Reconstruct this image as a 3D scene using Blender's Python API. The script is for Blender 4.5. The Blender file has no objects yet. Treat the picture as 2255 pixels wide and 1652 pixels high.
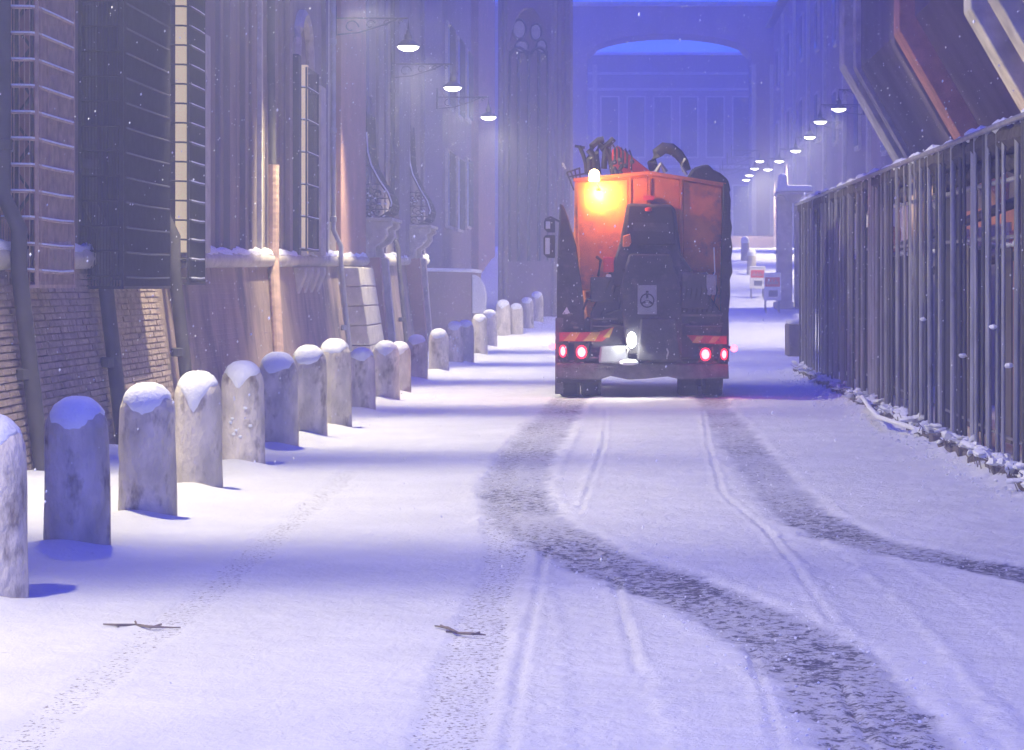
import bpy, math, random
import numpy as np
from math import sin, cos, pi, radians
from mathutils import Vector

random.seed(7)
rng = np.random.default_rng(7)
S = bpy.context.scene
COL = S.collection

# ------------------------------------------------------------------ camera
F, VX, VY, CH = 5011.0, 1389.0, 630.0, 1.6      # focal length, vanishing point, eye height
cd = bpy.data.cameras.new("camera")
cam = bpy.data.objects.new("camera", cd); COL.objects.link(cam)
cam.location = (0, 0, CH); cam.rotation_euler = (radians(90), 0, 0)
cd.lens = 80.0; cd.sensor_width = 36.0
cd.shift_x = -(VX - 1127.5) / 2255.0
cd.shift_y = -(826.0 - VY) / 2255.0
cd.clip_start = 0.1; cd.clip_end = 2000
S.camera = cam

# ------------------------------------------------------------------ world: dusk sky, no sun
W = bpy.data.worlds.new("World"); S.world = W; W.use_nodes = True
nt = W.node_tree
bg = nt.nodes["Background"]
tc = nt.nodes.new("ShaderNodeTexCoord"); sep = nt.nodes.new("ShaderNodeSeparateXYZ")
nt.links.new(tc.outputs["Generated"], sep.inputs[0])
rp = nt.nodes.new("ShaderNodeValToRGB")
rp.color_ramp.elements[0].position = 0.0; rp.color_ramp.elements[0].color = (0.11, 0.40, 1.60, 1)
rp.color_ramp.elements[1].position = 0.6; rp.color_ramp.elements[1].color = (0.035, 0.065, 1.75, 1)
nt.links.new(sep.outputs[2], rp.inputs[0]); nt.links.new(rp.outputs[0], bg.inputs[0])
bg.inputs[1].default_value = 1.0

S.view_settings.view_transform = 'Standard'
S.view_settings.look = 'None'
S.view_settings.exposure = 0.32
S.view_settings.gamma = 1.0
S.view_settings.use_curve_mapping = False
S.cycles.use_denoising = True
S.cycles.max_bounces = 5
S.cycles.diffuse_bounces = 3
S.cycles.glossy_bounces = 2
S.cycles.transmission_bounces = 3
S.cycles.volume_bounces = 1
S.cycles.transparent_max_bounces = 6
S.cycles.sample_clamp_indirect = 6.0

LAMP_POWER = 2100.0
LAMP_COLOR = (1.0, 0.89, 0.52)
HAZE_DENSITY = 0.0086

# ------------------------------------------------------------------ mapping and terrain
def rise(Y):
    """height of the street above its near, level stretch"""
    Y = np.asarray(Y, float)
    a = np.clip(Y - 56, 0, 8); b = np.clip(Y - 64, 0, 18); c = np.clip(Y - 82, 0, 18)
    return a * a * 0.1 / 16 + 0.1 * b + 0.1 * c - 0.08 * c * c / 36
def gz(Y): return float(rise(Y))
def k_at(Y): return F / Y
def X(px, Y): return (px - VX) * Y / F
def Z(py, Y): return CH - (py - VY) * Y / F
def gnd(px, py):
    Y = CH * F / (py - VY); return (X(px, Y), Y)

# ------------------------------------------------------------------ materials
def mat(name, base, var=0.25, scale=3.0, rough=0.8, bump=0.15, bscale=25.0, metal=0.0, dark=None, darkscale=1.5, dark_at=0.55,
        emit=None, estr=0.0, coat=0.0, rand=0.0, stretch=None):
    m = bpy.data.materials.new(name); m.use_nodes = True
    n = m.node_tree; N = n.nodes; L = n.links
    b = N["Principled BSDF"]
    b.inputs["Roughness"].default_value = rough
    b.inputs["Metallic"].default_value = metal
    if coat: b.inputs["Coat Weight"].default_value = coat
    tex = N.new("ShaderNodeTexCoord")
    vec = tex.outputs["Object"]
    if stretch:
        mp = N.new("ShaderNodeMapping"); mp.inputs["Scale"].default_value = stretch
        L.new(vec, mp.inputs[0]); vec = mp.outputs[0]
    if rand:
        oi = N.new("ShaderNodeObjectInfo"); ad = N.new("ShaderNodeVectorMath"); ad.operation = 'ADD'
        ml = N.new("ShaderNodeMath"); ml.operation = 'MULTIPLY'; ml.inputs[1].default_value = 37.0
        L.new(oi.outputs["Random"], ml.inputs[0]); L.new(vec, ad.inputs[0]); L.new(ml.outputs[0], ad.inputs[1]); vec = ad.outputs[0]
    nz = N.new("ShaderNodeTexNoise"); nz.inputs["Scale"].default_value = scale; nz.inputs["Detail"].default_value = 6
    L.new(vec, nz.inputs["Vector"])
    r = N.new("ShaderNodeValToRGB")
    lo = [max(0, c * (1 - var)) for c in base]; hi = [min(1, c * (1 + var)) for c in base]
    r.color_ramp.elements[0].position = 0.3; r.color_ramp.elements[0].color = (*lo, 1)
    r.color_ramp.elements[1].position = 0.7; r.color_ramp.elements[1].color = (*hi, 1)
    L.new(nz.outputs[0], r.inputs[0]); col = r.outputs[0]
    if dark:
        n2 = N.new("ShaderNodeTexNoise"); n2.inputs["Scale"].default_value = darkscale; n2.inputs["Detail"].default_value = 8
        n2.inputs["Roughness"].default_value = 0.65
        L.new(vec, n2.inputs["Vector"])
        r2 = N.new("ShaderNodeValToRGB"); r2.color_ramp.elements[0].position = dark_at; r2.color_ramp.elements[1].position = dark_at + 0.15
        L.new(n2.outputs[0], r2.inputs[0])
        mx = N.new("ShaderNodeMix"); mx.data_type = 'RGBA'; mx.inputs[7].default_value = (*dark, 1)
        L.new(r2.outputs[0], mx.inputs[0]); L.new(col, mx.inputs[6]); col = mx.outputs[2]
    if rand:
        oi2 = N.new("ShaderNodeObjectInfo"); hs = N.new("ShaderNodeHueSaturation")
        mr = N.new("ShaderNodeMapRange"); mr.inputs[3].default_value = 1 - rand; mr.inputs[4].default_value = 1 + rand
        L.new(oi2.outputs["Random"], mr.inputs[0]); L.new(mr.outputs[0], hs.inputs["Value"]); L.new(col, hs.inputs["Color"]); col = hs.outputs[0]
    L.new(col, b.inputs["Base Color"])
    if bump:
        n3 = N.new("ShaderNodeTexNoise"); n3.inputs["Scale"].default_value = bscale; n3.inputs["Detail"].default_value = 5
        L.new(vec, n3.inputs["Vector"])
        bp = N.new("ShaderNodeBump"); bp.inputs["Strength"].default_value = bump; bp.inputs["Distance"].default_value = 0.02
        L.new(n3.outputs[0], bp.inputs["Height"]); L.new(bp.outputs[0], b.inputs["Normal"])
    if emit:
        b.inputs["Emission Color"].default_value = (*emit, 1); b.inputs["Emission Strength"].default_value = estr
    return m

M = {}
M['snow'] = mat('snow', (0.80, 0.82, 0.86), 0.05, 8, 0.7, 0.4, 45)
M['plaster'] = mat('old_plaster', (0.21, 0.165, 0.155), 0.3, 1.2, 0.9, 0.4, 12, dark=(0.11, 0.09, 0.09), darkscale=0.9, dark_at=0.55, stretch=(1, 1, 0.35))
M['scarp'] = mat('scarp_plaster', (0.32, 0.235, 0.19), 0.35, 2.0, 0.9, 0.5, 14, dark=(0.12, 0.10, 0.10), darkscale=1.6, dark_at=0.5, stretch=(1, 1, 0.4))
M['pinkplaster'] = mat('pink_plaster', (0.36, 0.20, 0.165), 0.2, 1.5, 0.9, 0.3, 12)
M['farplaster'] = mat('far_plaster', (0.24, 0.17, 0.18), 0.25, 0.8, 0.9, 0.2, 5, stretch=(1, 1, 0.3))
M['brick'] = mat('brick', (0.33, 0.25, 0.21), 0.3, 9, 0.9, 0.5, 60, rand=0.08)
M['mortar'] = mat('mortar', (0.33, 0.29, 0.26), 0.3, 8, 0.95, 0.4, 40)
M['glowstrip'] = mat('glowing_cream_strip', (0.7, 0.6, 0.4), 0.05, 3, 0.6, 0.05, 10, emit=(1.0, 0.78, 0.48), estr=0.42)  # emission added to cream jamb strips so that they look lit
M['stone'] = mat('pale_stone', (0.50, 0.46, 0.40), 0.2, 5, 0.85, 0.4, 30, dark=(0.25, 0.22, 0.2), darkscale=3, dark_at=0.6)
M['cream'] = mat('cream_stone', (0.85, 0.72, 0.42), 0.06, 3, 0.8, 0.2, 30)
M['bollard'] = mat('bollard_stone', (0.58, 0.53, 0.46), 0.3, 6, 0.85, 1.0, 26, dark=(0.20, 0.16, 0.13), darkscale=5.5, dark_at=0.54, rand=0.16, stretch=(1, 1, 0.55))
M['iron'] = mat('dark_iron', (0.035, 0.033, 0.035), 0.3, 10, 0.6, 0.2, 40, metal=0.3)
M['pipe'] = mat('weathered_pipe', (0.07, 0.065, 0.065), 0.3, 4, 0.6, 0.2, 30)
M['palepipe'] = mat('galvanised_pipe', (0.42, 0.42, 0.42), 0.2, 4, 0.5, 0.2, 30, metal=0.2)
M['terracotta'] = mat('terracotta_pipe', (0.50, 0.34, 0.27), 0.2, 6, 0.8, 0.2, 30)
M['darkwood'] = mat('dark_shutter', (0.035, 0.032, 0.04), 0.3, 5, 0.7, 0.2, 30, stretch=(1, 1, 0.1))
M['brownwood'] = mat('brown_shutter', (0.60, 0.40, 0.29), 0.25, 5, 0.8, 0.2, 30, stretch=(1, 1, 0.15))
M['rust'] = mat('rusty_iron', (0.42, 0.29, 0.23), 0.3, 10, 0.7, 0.2, 40)
M['glass'] = mat('window_glass', (0.02, 0.025, 0.04), 0.2, 3, 0.12, 0.0)
M['paleglass'] = mat('pale_bluish_glass', (0.55, 0.6, 0.7), 0.1, 2, 0.25, 0.1, 8)
M['galv'] = mat('galvanised_tube', (0.30, 0.30, 0.33), 0.3, 6, 0.45, 0.3, 40, metal=0.4, dark=(0.14, 0.11, 0.10), darkscale=5, dark_at=0.62, rand=0.25)
M['board'] = mat('grey_board', (0.13, 0.11, 0.11), 0.25, 3, 0.8, 0.2, 20, dark=(0.09, 0.08, 0.075), darkscale=2, dark_at=0.55, rand=0.45, stretch=(1, 1, 0.3))
M['concrete'] = mat('concrete_block', (0.14, 0.12, 0.11), 0.3, 8, 0.9, 0.4, 30)
M['net'] = mat('dark_netting', (0.06, 0.05, 0.045), 0.5, 14, 0.9, 0.8, 30)
M['tarp_blue'] = mat('dark_tarpaulin', (0.022, 0.022, 0.045), 0.3, 6, 0.7, 0.5, 10)
M['orangeplaster'] = mat('orange_plaster', (0.62, 0.24, 0.13), 0.15, 3, 0.9, 0.3, 15)
M['redplaster'] = mat('red_rib_plaster', (0.50, 0.24, 0.19), 0.3, 3, 0.9, 0.3, 15)
M['greyrib'] = mat('grey_rib_plaster', (0.56, 0.54, 0.53), 0.3, 3, 0.9, 0.3, 15)
M['darkplaster'] = mat('dark_plaster', (0.15, 0.125, 0.17), 0.35, 1.2, 0.9, 0.4, 8, stretch=(1, 1, 0.4))
M['orange'] = mat('orange_body', (0.64, 0.20, 0.045), 0.2, 4, 0.5, 0.25, 6, dark=(0.22, 0.10, 0.07), darkscale=2.2, dark_at=0.52)
M['redpaint'] = mat('red_paint', (0.62, 0.04, 0.025), 0.1, 5, 0.4, 0.1, 20)
M['black'] = mat('black_rubber', (0.022, 0.02, 0.022), 0.4, 6, 0.65, 0.5, 30)
M['dirty'] = mat('dirty_grey_steel', (0.05, 0.045, 0.055), 0.4, 6, 0.7, 0.4, 20, dark=(0.14, 0.12, 0.12), darkscale=4, dark_at=0.56)
M['slush'] = mat('slush_caked_steel', (0.13, 0.115, 0.125), 0.35, 9, 0.9, 0.7, 30)
M['white'] = mat('white_panel', (0.75, 0.75, 0.75), 0.05, 3, 0.6, 0.05, 20)
M['palegrey'] = mat('pale_grey_plate', (0.30, 0.30, 0.34), 0.15, 5, 0.6, 0.1, 20)
M['yellow'] = mat('yellow_stripe', (0.42, 0.28, 0.05), 0.3, 5, 0.5, 0.05, 20)
M['redstripe'] = mat('red_stripe', (0.36, 0.03, 0.03), 0.3, 5, 0.5, 0.05, 20)
M['signred'] = mat('sign_red', (0.65, 0.08, 0.05), 0.1, 5, 0.6, 0.02, 20)
M['signblue'] = mat('sign_grey', (0.14, 0.15, 0.22), 0.1, 5, 0.6, 0.02, 20)
M['bark'] = mat('bark', (0.17, 0.14, 0.13), 0.3, 10, 0.9, 0.5, 40)
M['lampshade'] = mat('lamp_shade_enamel', (0.06, 0.06, 0.07), 0.2, 6, 0.5, 0.1, 30)
M['bulb'] = mat('lamp_glow', (1, 1, 1), 0.0, 3, 0.5, 0, emit=(1.0, 0.95, 0.85), estr=9.0)
M['worklight'] = mat('work_light_glow', (1, 1, 1), 0.0, 3, 0.5, 0, emit=(0.95, 1.0, 0.85), estr=20.0)
M['taillight'] = mat('tail_light_glow', (0.8, 0.05, 0.05), 0.0, 3, 0.4, 0, emit=(1.0, 0.02, 0.06), estr=1.3)
M['hotred'] = mat('tail_light_core', (0.9, 0.3, 0.3), 0.0, 3, 0.4, 0, emit=(1.0, 0.36, 0.42), estr=2.2)
M['marker'] = mat('marker_light_glow', (0.8, 0.05, 0.05), 0.0, 3, 0.4, 0, emit=(1.0, 0.18, 0.25), estr=3.5)
M['beacon'] = mat('beacon_glow', (1, 0.6, 0.2), 0.0, 3, 0.4, 0, emit=(1.0, 0.62, 0.25), estr=22.0)

# scarp with a faint brick relief away from the built bricks
def brick_relief(m):
    n = m.node_tree; N = n.nodes; L = n.links; b = N["Principled BSDF"]
    tex = N.new("ShaderNodeTexCoord"); sp = N.new("ShaderNodeSeparateXYZ"); cb = N.new("ShaderNodeCombineXYZ")
    L.new(tex.outputs["Object"], sp.inputs[0]); L.new(sp.outputs[1], cb.inputs[0]); L.new(sp.outputs[2], cb.inputs[1])
    bt = N.new("ShaderNodeTexBrick"); bt.inputs["Scale"].default_value = 1.0
    bt.inputs["Brick Width"].default_value = 0.25; bt.inputs["Row Height"].default_value = 0.065; bt.inputs["Mortar Size"].default_value = 0.006
    L.new(cb.outputs[0], bt.inputs["Vector"])
    bp = N.new("ShaderNodeBump"); bp.inputs["Strength"].default_value = 0.35; bp.inputs["Distance"].default_value = 0.01; bp.invert = True
    L.new(bt.outputs["Fac"], bp.inputs["Height"])
    old = b.inputs["Normal"].links[0].from_socket
    L.new(old, bp.inputs["Normal"]); L.new(bp.outputs[0], b.inputs["Normal"])
brick_relief(M['scarp'])

# ground snow
def ground_material():
    m = bpy.data.materials.new('road_snow'); m.use_nodes = True
    n = m.node_tree; N = n.nodes; L = n.links; b = N["Principled BSDF"]; b.inputs["Roughness"].default_value = 0.6
    tex = N.new("ShaderNodeTexCoord")
    def noise(s, d=6, rough=0.6):
        z = N.new("ShaderNodeTexNoise"); z.inputs["Scale"].default_value = s; z.inputs["Detail"].default_value = d
        z.inputs["Roughness"].default_value = rough; L.new(tex.outputs["Object"], z.inputs["Vector"]); return z.outputs[0]
    def attr(a):
        t = N.new("ShaderNodeAttribute"); t.attribute_name = a; return t.outputs["Fac"]
    def math_(op, a, c):
        t = N.new("ShaderNodeMath"); t.operation = op
        for i, v in enumerate((a, c)):
            if isinstance(v, (int, float)): t.inputs[i].default_value = v
            else: L.new(v, t.inputs[i])
        return t.outputs[0]
    def ramp(v, lo, hi):
        t = N.new("ShaderNodeMapRange"); t.interpolation_type = 'SMOOTHSTEP'; L.new(v, t.inputs[0]); t.inputs[1].default_value = lo; t.inputs[2].default_value = hi; return t.outputs[0]
    def mix(f, a, c):
        t = N.new("ShaderNodeMix"); t.data_type = 'RGBA'
        L.new(f, t.inputs[0])
        for i, v in ((6, a), (7, c)):
            if isinstance(v, tuple): t.inputs[i].default_value = (*v, 1)
            else: L.new(v, t.inputs[i])
        return t.outputs[2]
    heavy, fleck = attr('heavy'), attr('fleck')
    base = mix(ramp(noise(1.3), 0.35, 0.7), (0.76, 0.78, 0.82), (0.84, 0.86, 0.90))
    # packed grey snow in the tracks
    packed = ramp(math_('MULTIPLY', heavy, math_('ADD', noise(6, 6, 0.7), 0.45)), 0.15, 0.75)
    col = mix(packed, base, (0.55, 0.565, 0.64))
    # the paving shows through in dark flecks
    f1 = ramp(math_('MULTIPLY', noise(19, 6, 0.8), math_('ADD', math_('MULTIPLY', heavy, 0.42), 0.62)), 0.495, 0.56)
    col = mix(math_('MULTIPLY', f1, ramp(heavy, 0.1, 0.5)), col, (0.10, 0.10, 0.14))
    f2 = ramp(math_('MULTIPLY', noise(42, 3, 0.6), math_('ADD', math_('MULTIPLY', fleck, 0.3), 0.75)), 0.565, 0.63)
    col = mix(math_('MULTIPLY', f2, ramp(fleck, 0.05, 0.5)), col, (0.26, 0.25, 0.27))
    f3 = ramp(noise(9, 4, 0.6), 0.70, 0.76)
    col = mix(f3, col, (0.45, 0.44, 0.48))
    L.new(col, b.inputs["Base Color"])
    bp = N.new("ShaderNodeBump"); bp.inputs["Strength"].default_value = 1.0; bp.inputs["Distance"].default_value = 0.022
    L.new(math_('ADD', noise(26, 8, 0.75), math_('MULTIPLY', noise(5, 4), 1.6)), bp.inputs["Height"]); L.new(bp.outputs[0], b.inputs["Normal"])
    return m
M['road'] = ground_material()

# ------------------------------------------------------------------ mesh builder
ORG = {}
class MB:
    def __init__(s): s.v = []; s.f = []; s.smooth = False
    def add(s, vs, fs):
        o = len(s.v); s.v += [tuple(map(float, p)) for p in vs]; s.f += [tuple(i + o for i in f) for f in fs]; return s
    def box(s, x0, x1, y0, y1, z0, z1):
        if x0 > x1: x0, x1 = x1, x0
        if y0 > y1: y0, y1 = y1, y0
        if z0 > z1: z0, z1 = z1, z0
        return s.add([(x0, y0, z0), (x1, y0, z0), (x1, y1, z0), (x0, y1, z0), (x0, y0, z1), (x1, y0, z1), (x1, y1, z1), (x0, y1, z1)],
                     [(0, 3, 2, 1), (4, 5, 6, 7), (0, 1, 5, 4), (1, 2, 6, 5), (2, 3, 7, 6), (3, 0, 4, 7)])
    def prism_y(s, poly, y0, y1):
        """poly of (x, z), extruded along y"""
        n = len(poly)
        vs = [(x, y0, z) for x, z in poly] + [(x, y1, z) for x, z in poly]
        return s.add(vs, [tuple(range(n)), tuple(range(2 * n - 1, n - 1, -1))] + [(i, i + n, (i + 1) % n + n, (i + 1) % n) for i in range(n)])
    def prism_x(s, poly, x0, x1):
        n = len(poly)
        vs = [(x0, y, z) for y, z in poly] + [(x1, y, z) for y, z in poly]
        return s.add(vs, [tuple(range(n)), tuple(range(2 * n - 1, n - 1, -1))] + [(i, i + n, (i + 1) % n + n, (i + 1) % n) for i in range(n)])
    def tube(s, pts, r, n=8, cap=True):
        pts = [Vector(p) for p in pts]
        rs = r if isinstance(r, (list, tuple)) else [r] * len(pts)
        rings = []
        for i, p in enumerate(pts):
            t = (pts[min(i + 1, len(pts) - 1)] - pts[max(i - 1, 0)]).normalized()
            a = Vector((0, 0, 1)) if abs(t.z) < 0.9 else Vector((1, 0, 0))
            u = t.cross(a).normalized(); w = t.cross(u)
            rings.append([p + (u * cos(2 * pi * j / n) + w * sin(2 * pi * j / n)) * rs[i] for j in range(n)])
        vs = [q for rg in rings for q in rg]
        fs = [(i * n + j, i * n + (j + 1) % n, (i + 1) * n + (j + 1) % n, (i + 1) * n + j) for i in range(len(pts) - 1) for j in range(n)]
        if cap: fs += [tuple(range(n - 1, -1, -1)), tuple((len(pts) - 1) * n + j for j in range(n))]
        return s.add(vs, fs)
    def lathe(s, prof, c=(0, 0, 0), n=20, sx=1, sy=1):
        vs = []; 
        for r, z in prof:
            for j in range(n):
                vs.append((c[0] + r * sx * cos(2 * pi * j / n), c[1] + r * sy * sin(2 * pi * j / n), c[2] + z))
        fs = [(i * n + j, i * n + (j + 1) % n, (i + 1) * n + (j + 1) % n, (i + 1) * n + j) for i in range(len(prof) - 1) for j in range(n)]
        fs += [tuple(range(n - 1, -1, -1)), tuple((len(prof) - 1) * n + j for j in range(n))]
        return s.add(vs, fs)
    def blob(s, c, rx, ry, rz, jit=0.2, n=8, m=5, seed=0):
        r_ = random.Random(seed); vs = []
        for i in range(m + 1):
            th = pi * i / m
            for j in range(n):
                q = 1 + r_.uniform(-jit, jit) if 0 < i < m else 1
                vs.append((c[0] + rx * q * sin(th) * cos(2 * pi * j / n), c[1] + ry * q * sin(th) * sin(2 * pi * j / n), c[2] + rz * q * cos(th)))
        return s.add(vs, [(i * n + j, (i + 1) * n + j, (i + 1) * n + (j + 1) % n, i * n + (j + 1) % n) for i in range(m) for j in range(n)])
    def mesh(s, name, m, smooth=False, org=(0, 0, 0)):
        me = bpy.data.meshes.new(name)
        me.from_pydata([(v[0] - org[0], v[1] - org[1], v[2] - org[2]) for v in s.v], [], s.f)
        me.materials.append(m)
        if smooth:
            me.polygons.foreach_set("use_smooth", [True] * len(me.polygons))
            try: me.set_sharp_from_angle(angle=radians(40))
            except Exception: pass
        me.update()
        return me

def obj(name, mb, m, parent=None, smooth=False, bevel=0, kind=None, label=None):
    """the shapes of mb as one mesh object; a top-level one gets its origin at its base"""
    if parent is not None: org = ORG[parent]
    else:
        a = np.array(mb.v); org = ((a[:, 0].min() + a[:, 0].max()) / 2, (a[:, 1].min() + a[:, 1].max()) / 2, a[:, 2].min())
    me = mb.mesh(name, m, smooth, org)
    o = bpy.data.objects.new(name, me); COL.objects.link(o); ORG[o] = org
    if parent is not None: o.parent = parent
    else: o.location = org
    if bevel:
        b = o.modifiers.new("bevel", 'BEVEL'); b.width = bevel; b.segments = 2; b.limit_method = 'ANGLE'
    if kind: o['kind'] = kind
    if label: o['label'] = label
    return o
def tag(o, label, cat, group=None):
    o['label'] = label; o['category'] = cat
    if group: o['group'] = group
    return o
def thing(name, loc, label, cat, group=None):
    o = bpy.data.objects.new(name, None); COL.objects.link(o); o.location = loc; ORG[o] = tuple(loc)
    o.empty_display_size = 0.2
    return tag(o, label, cat, group)
def inst(name, me, loc, parent, rot=(0, 0, 0), scale=(1, 1, 1)):
    """one more piece that shares its mesh with alike pieces; loc is in the world"""
    o = bpy.data.objects.new(name, me); COL.objects.link(o); o.parent = parent
    g = ORG[parent]; o.location = (loc[0] - g[0], loc[1] - g[1], loc[2] - g[2]); o.rotation_euler = rot; o.scale = scale
    return o
def copy_tree(o, parent=None):
    c = o.copy(); COL.objects.link(c)
    if parent is not None: c.parent = parent
    for ch in list(o.children): copy_tree(ch, c)
    return c

# value noise for the terrain
def vnoise(x, y, cell, seed):
    g = np.random.default_rng(seed).random((257, 257))
    u = x / cell; v = y / cell
    i = np.floor(u).astype(int); j = np.floor(v).astype(int); fu = u - i; fv = v - j
    fu = fu * fu * (3 - 2 * fu); fv = fv * fv * (3 - 2 * fv)
    a = g[i % 256, j % 256]; b = g[(i + 1) % 256, j % 256]; c = g[i % 256, (j + 1) % 256]; d = g[(i + 1) % 256, (j + 1) % 256]
    return (a * (1 - fu) + b * fu) * (1 - fv) + (c * (1 - fu) + d * fu) * fv - 0.5

# ------------------------------------------------------------------ bollard layout (needed by the terrain)
BOL = [  # centre px, base py, top py, width px
    (-26, 1325, 905, 168), (170, 1210, 868, 142), (325, 1140, 838, 125), (436, 1082, 813, 105), (535, 1030, 791, 95),
    (612, 987, 772, 90), (680, 964, 757, 80), (737, 945, 743, 74), (797, 908, 763, 60), (850, 882, 748, 60), (880, 870, 750, 50),
    (918, 838, 735, 48), (966, 822, 722, 44), (1001, 805, 706, 38), (1025, 803, 703, 38), (1056, 785, 690, 35), (1078, 768, 683, 34), (1108, 760, 675, 33)]
bols = []
for px, by, ty, w in BOL:
    x, Y = gnd(px, by); k = F / Y
    bols.append((x, Y, (by - ty) / k, w / k / 2))
for Y, px in ((62.0, 1137), (63.8, 1160), (65.4, 1182)):
    bols.append((X(px, Y), Y, 0.92, 0.19))

# ------------------------------------------------------------------ ground
def build_ground():
    ys = [3.5]
    while ys[-1] < 58: ys.append(ys[-1] * 1.0036)
    while ys[-1] < 150: ys.append(ys[-1] + 0.35)
    xs = list(np.arange(-9, -5.6, 0.1)) + list(np.arange(-5.6, 4.2, 0.0215)) + list(np.arange(4.2, 14, 0.15))
    ys = np.array(ys); xs = np.array(xs)
    XX, YY = np.meshgrid(xs, ys)
    z = rise(YY)
    z = z + 0.03 * vnoise(XX + 50, YY + 50, 1.7, 1) + 0.012 * vnoise(XX + 50, YY + 50, 0.45, 2) + 0.006 * vnoise(XX + 50, YY + 50, 0.13, 3)
    near = YY < 60
    fine = (0.35 + 0.65 * (vnoise(XX + 50, YY + 50, 1.1, 9) + 0.5))
    z = z + np.where(near, 0.004 * vnoise(XX + 50, YY + 50, 0.05, 4), 0) * fine
    heavy = np.zeros_like(z); fleck = np.zeros_like(z)
    def dist(pts):
        P = [gnd(*p) for p in pts]
        d = np.full(XX.shape, 1e9)
        for (x0, y0), (x1, y1) in zip(P[:-1], P[1:]):
            dx, dy = x1 - x0, y1 - y0
            t = np.clip(((XX - x0) * dx + (YY - y0) * dy) / (dx * dx + dy * dy), 0, 1)
            d = np.minimum(d, np.hypot(XX - x0 - t * dx, YY - y0 - t * dy))
        return d
    wob = 0.06 * vnoise(XX + 50, YY + 50, 0.35, 11) + 0.07 * vnoise(XX + 50, YY + 50, 0.09, 12) + 0.04 * vnoise(XX + 50, YY + 50, 0.04, 13)
    def sm(a, b, v): t = np.clip((v - a) / (b - a), 0, 1); return t * t * (3 - 2 * t)
    # the truck's two wheel tracks
    t1 = [(1262, 872), (1235, 905), (1200, 950), (1165, 1000), (1138, 1050), (1135, 1100), (1170, 1150), (1260, 1203), (1370, 1245), (1470, 1288), (1580, 1335), (1700, 1385), (1790, 1440), (1855, 1505), (1920, 1580), (1990, 1680), (2080, 1850)]
    t2 = [(1562, 875), (1600, 930), (1640, 985), (1685, 1040), (1735, 1100), (1790, 1145), (1880, 1182), (2000, 1213), (2130, 1240), (2400, 1292)]
    pile = vnoise(XX + 50, YY + 50, 0.9, 21) + 0.5
    for pts, hw, st in ((t1, 0.30, 1.0), (t2, 0.25, 1.0)):
        d = dist(pts) + wob
        inside = 1 - sm(hw - 0.11, hw + 0.05, d)
        heavy = np.maximum(heavy, inside * st * (0.62 + 0.46 * pile) * (0.90 + 0.2 * np.clip((17 - YY) / 5, 0, 1)))
        z = z - 0.012 * inside + 0.009 * np.exp(-((d - hw - 0.05) / 0.04) ** 2) * (0.2 + pile)
        z = z + inside * 0.012 * vnoise(XX + 50, YY + 50, 0.07, 31)
    # heavier patch of bare paving in the turn
    d = dist([(1680, 1400), (1770, 1440), (1850, 1490)]) + wob * 1.5
    heavy = np.maximum(heavy, (1 - sm(0.02, 0.34, d)) * (0.9 + 0.5 * pile))
    # older, lighter tracks
    for pts, hw, fl, dp in (
        ([(1180, 930), (1120, 1010), (1090, 1080), (1105, 1150), (1115, 1230), (1085, 1300), (1055, 1400), (1015, 1520), (970, 1680), (950, 1800)], 0.13, 0.9, 0.010),
        ([(1320, 900), (1300, 960), (1250, 1060), (1250, 1130)], 0.10, 0.5, 0.008),
        ([(770, 1040), (640, 1150), (500, 1280), (390, 1360), (230, 1490), (60, 1620), (-60, 1730)], 0.10, 0.8, 0.005),
        ([(1760, 1180), (1880, 1290), (1990, 1420), (2120, 1600), (2200, 1720)], 0.14, 0.15, 0.012),
        ([(1900, 1220), (2080, 1340), (2230, 1480), (2380, 1640)], 0.14, 0.1, 0.010),
        ([(1270, 1210), (1300, 1320), (1330, 1450), (1380, 1680)], 0.16, 0.08, 0.010)):
        d = dist(pts) + wob * 0.7
        inside = 1 - sm(hw - 0.02, hw + 0.02, d)
        fleck = np.maximum(fleck, inside * fl)
        z = z - dp * 0.8 * inside + 0.005 * np.exp(-((d - hw - 0.03) / 0.02) ** 2) * pile
    # single tyre-edge lines
    for pts in ([(1200, 1215), (1178, 1330), (1152, 1450), (1115, 1680)], [(1335, 900), (1330, 980), (1303, 1055), (1280, 1120)],
                [(1548, 900), (1560, 980), (1592, 1088), (1690, 1165), (1770, 1280), (1832, 1370)], [(1350, 1262), (1372, 1350), (1405, 1480)],
                [(1650, 1420), (1685, 1530), (1725, 1680)], [(1850, 1500), (1900, 1590), (1945, 1700)]):
        d = dist(pts) + wob * 0.25
        z = z - 0.014 * np.exp(-(d / 0.014) ** 2) * (0.3 + pile) + 0.006 * np.exp(-((d - 0.04) / 0.02) ** 2)
        fleck = np.maximum(fleck, 0.6 * np.exp(-(d / 0.03) ** 2))
    # drifts round the bollard feet and along wall and fence
    for (bx, bY, bh, br) in bols:
        sel = (abs(XX - bx) < 1.2) & (abs(YY - bY) < 1.4)
        dx = (XX[sel] - bx + 0.05) / 0.30; dy = (YY[sel] - bY + br + 0.10) / 0.30
        z[sel] += 0.085 * np.exp(-(dx * dx + dy * dy))
    z += 0.10 * sm(-4.4, -5.2, XX) * (0.6 + vnoise(XX + 50, YY + 50, 0.6, 41)) * 0.8
    fx = np.abs(XX - 3.1)
    z += np.where(YY < 43, 0.07 * np.exp(-(fx / 0.22) ** 2) * (0.8 + 1.2 * vnoise(XX + 50, YY + 50, 0.25, 42)), 0)
    roughzone = np.exp(-((XX - 2.7) / 0.5) ** 2) * (YY < 45)
    z += roughzone * 0.02 * vnoise(XX + 50, YY + 50, 0.09, 43)
    fleck = np.maximum(fleck, 0.35 * roughzone)
    ny, nx = XX.shape
    co = np.stack([XX, YY, z], -1).reshape(-1, 3).astype(np.float32)
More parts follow.
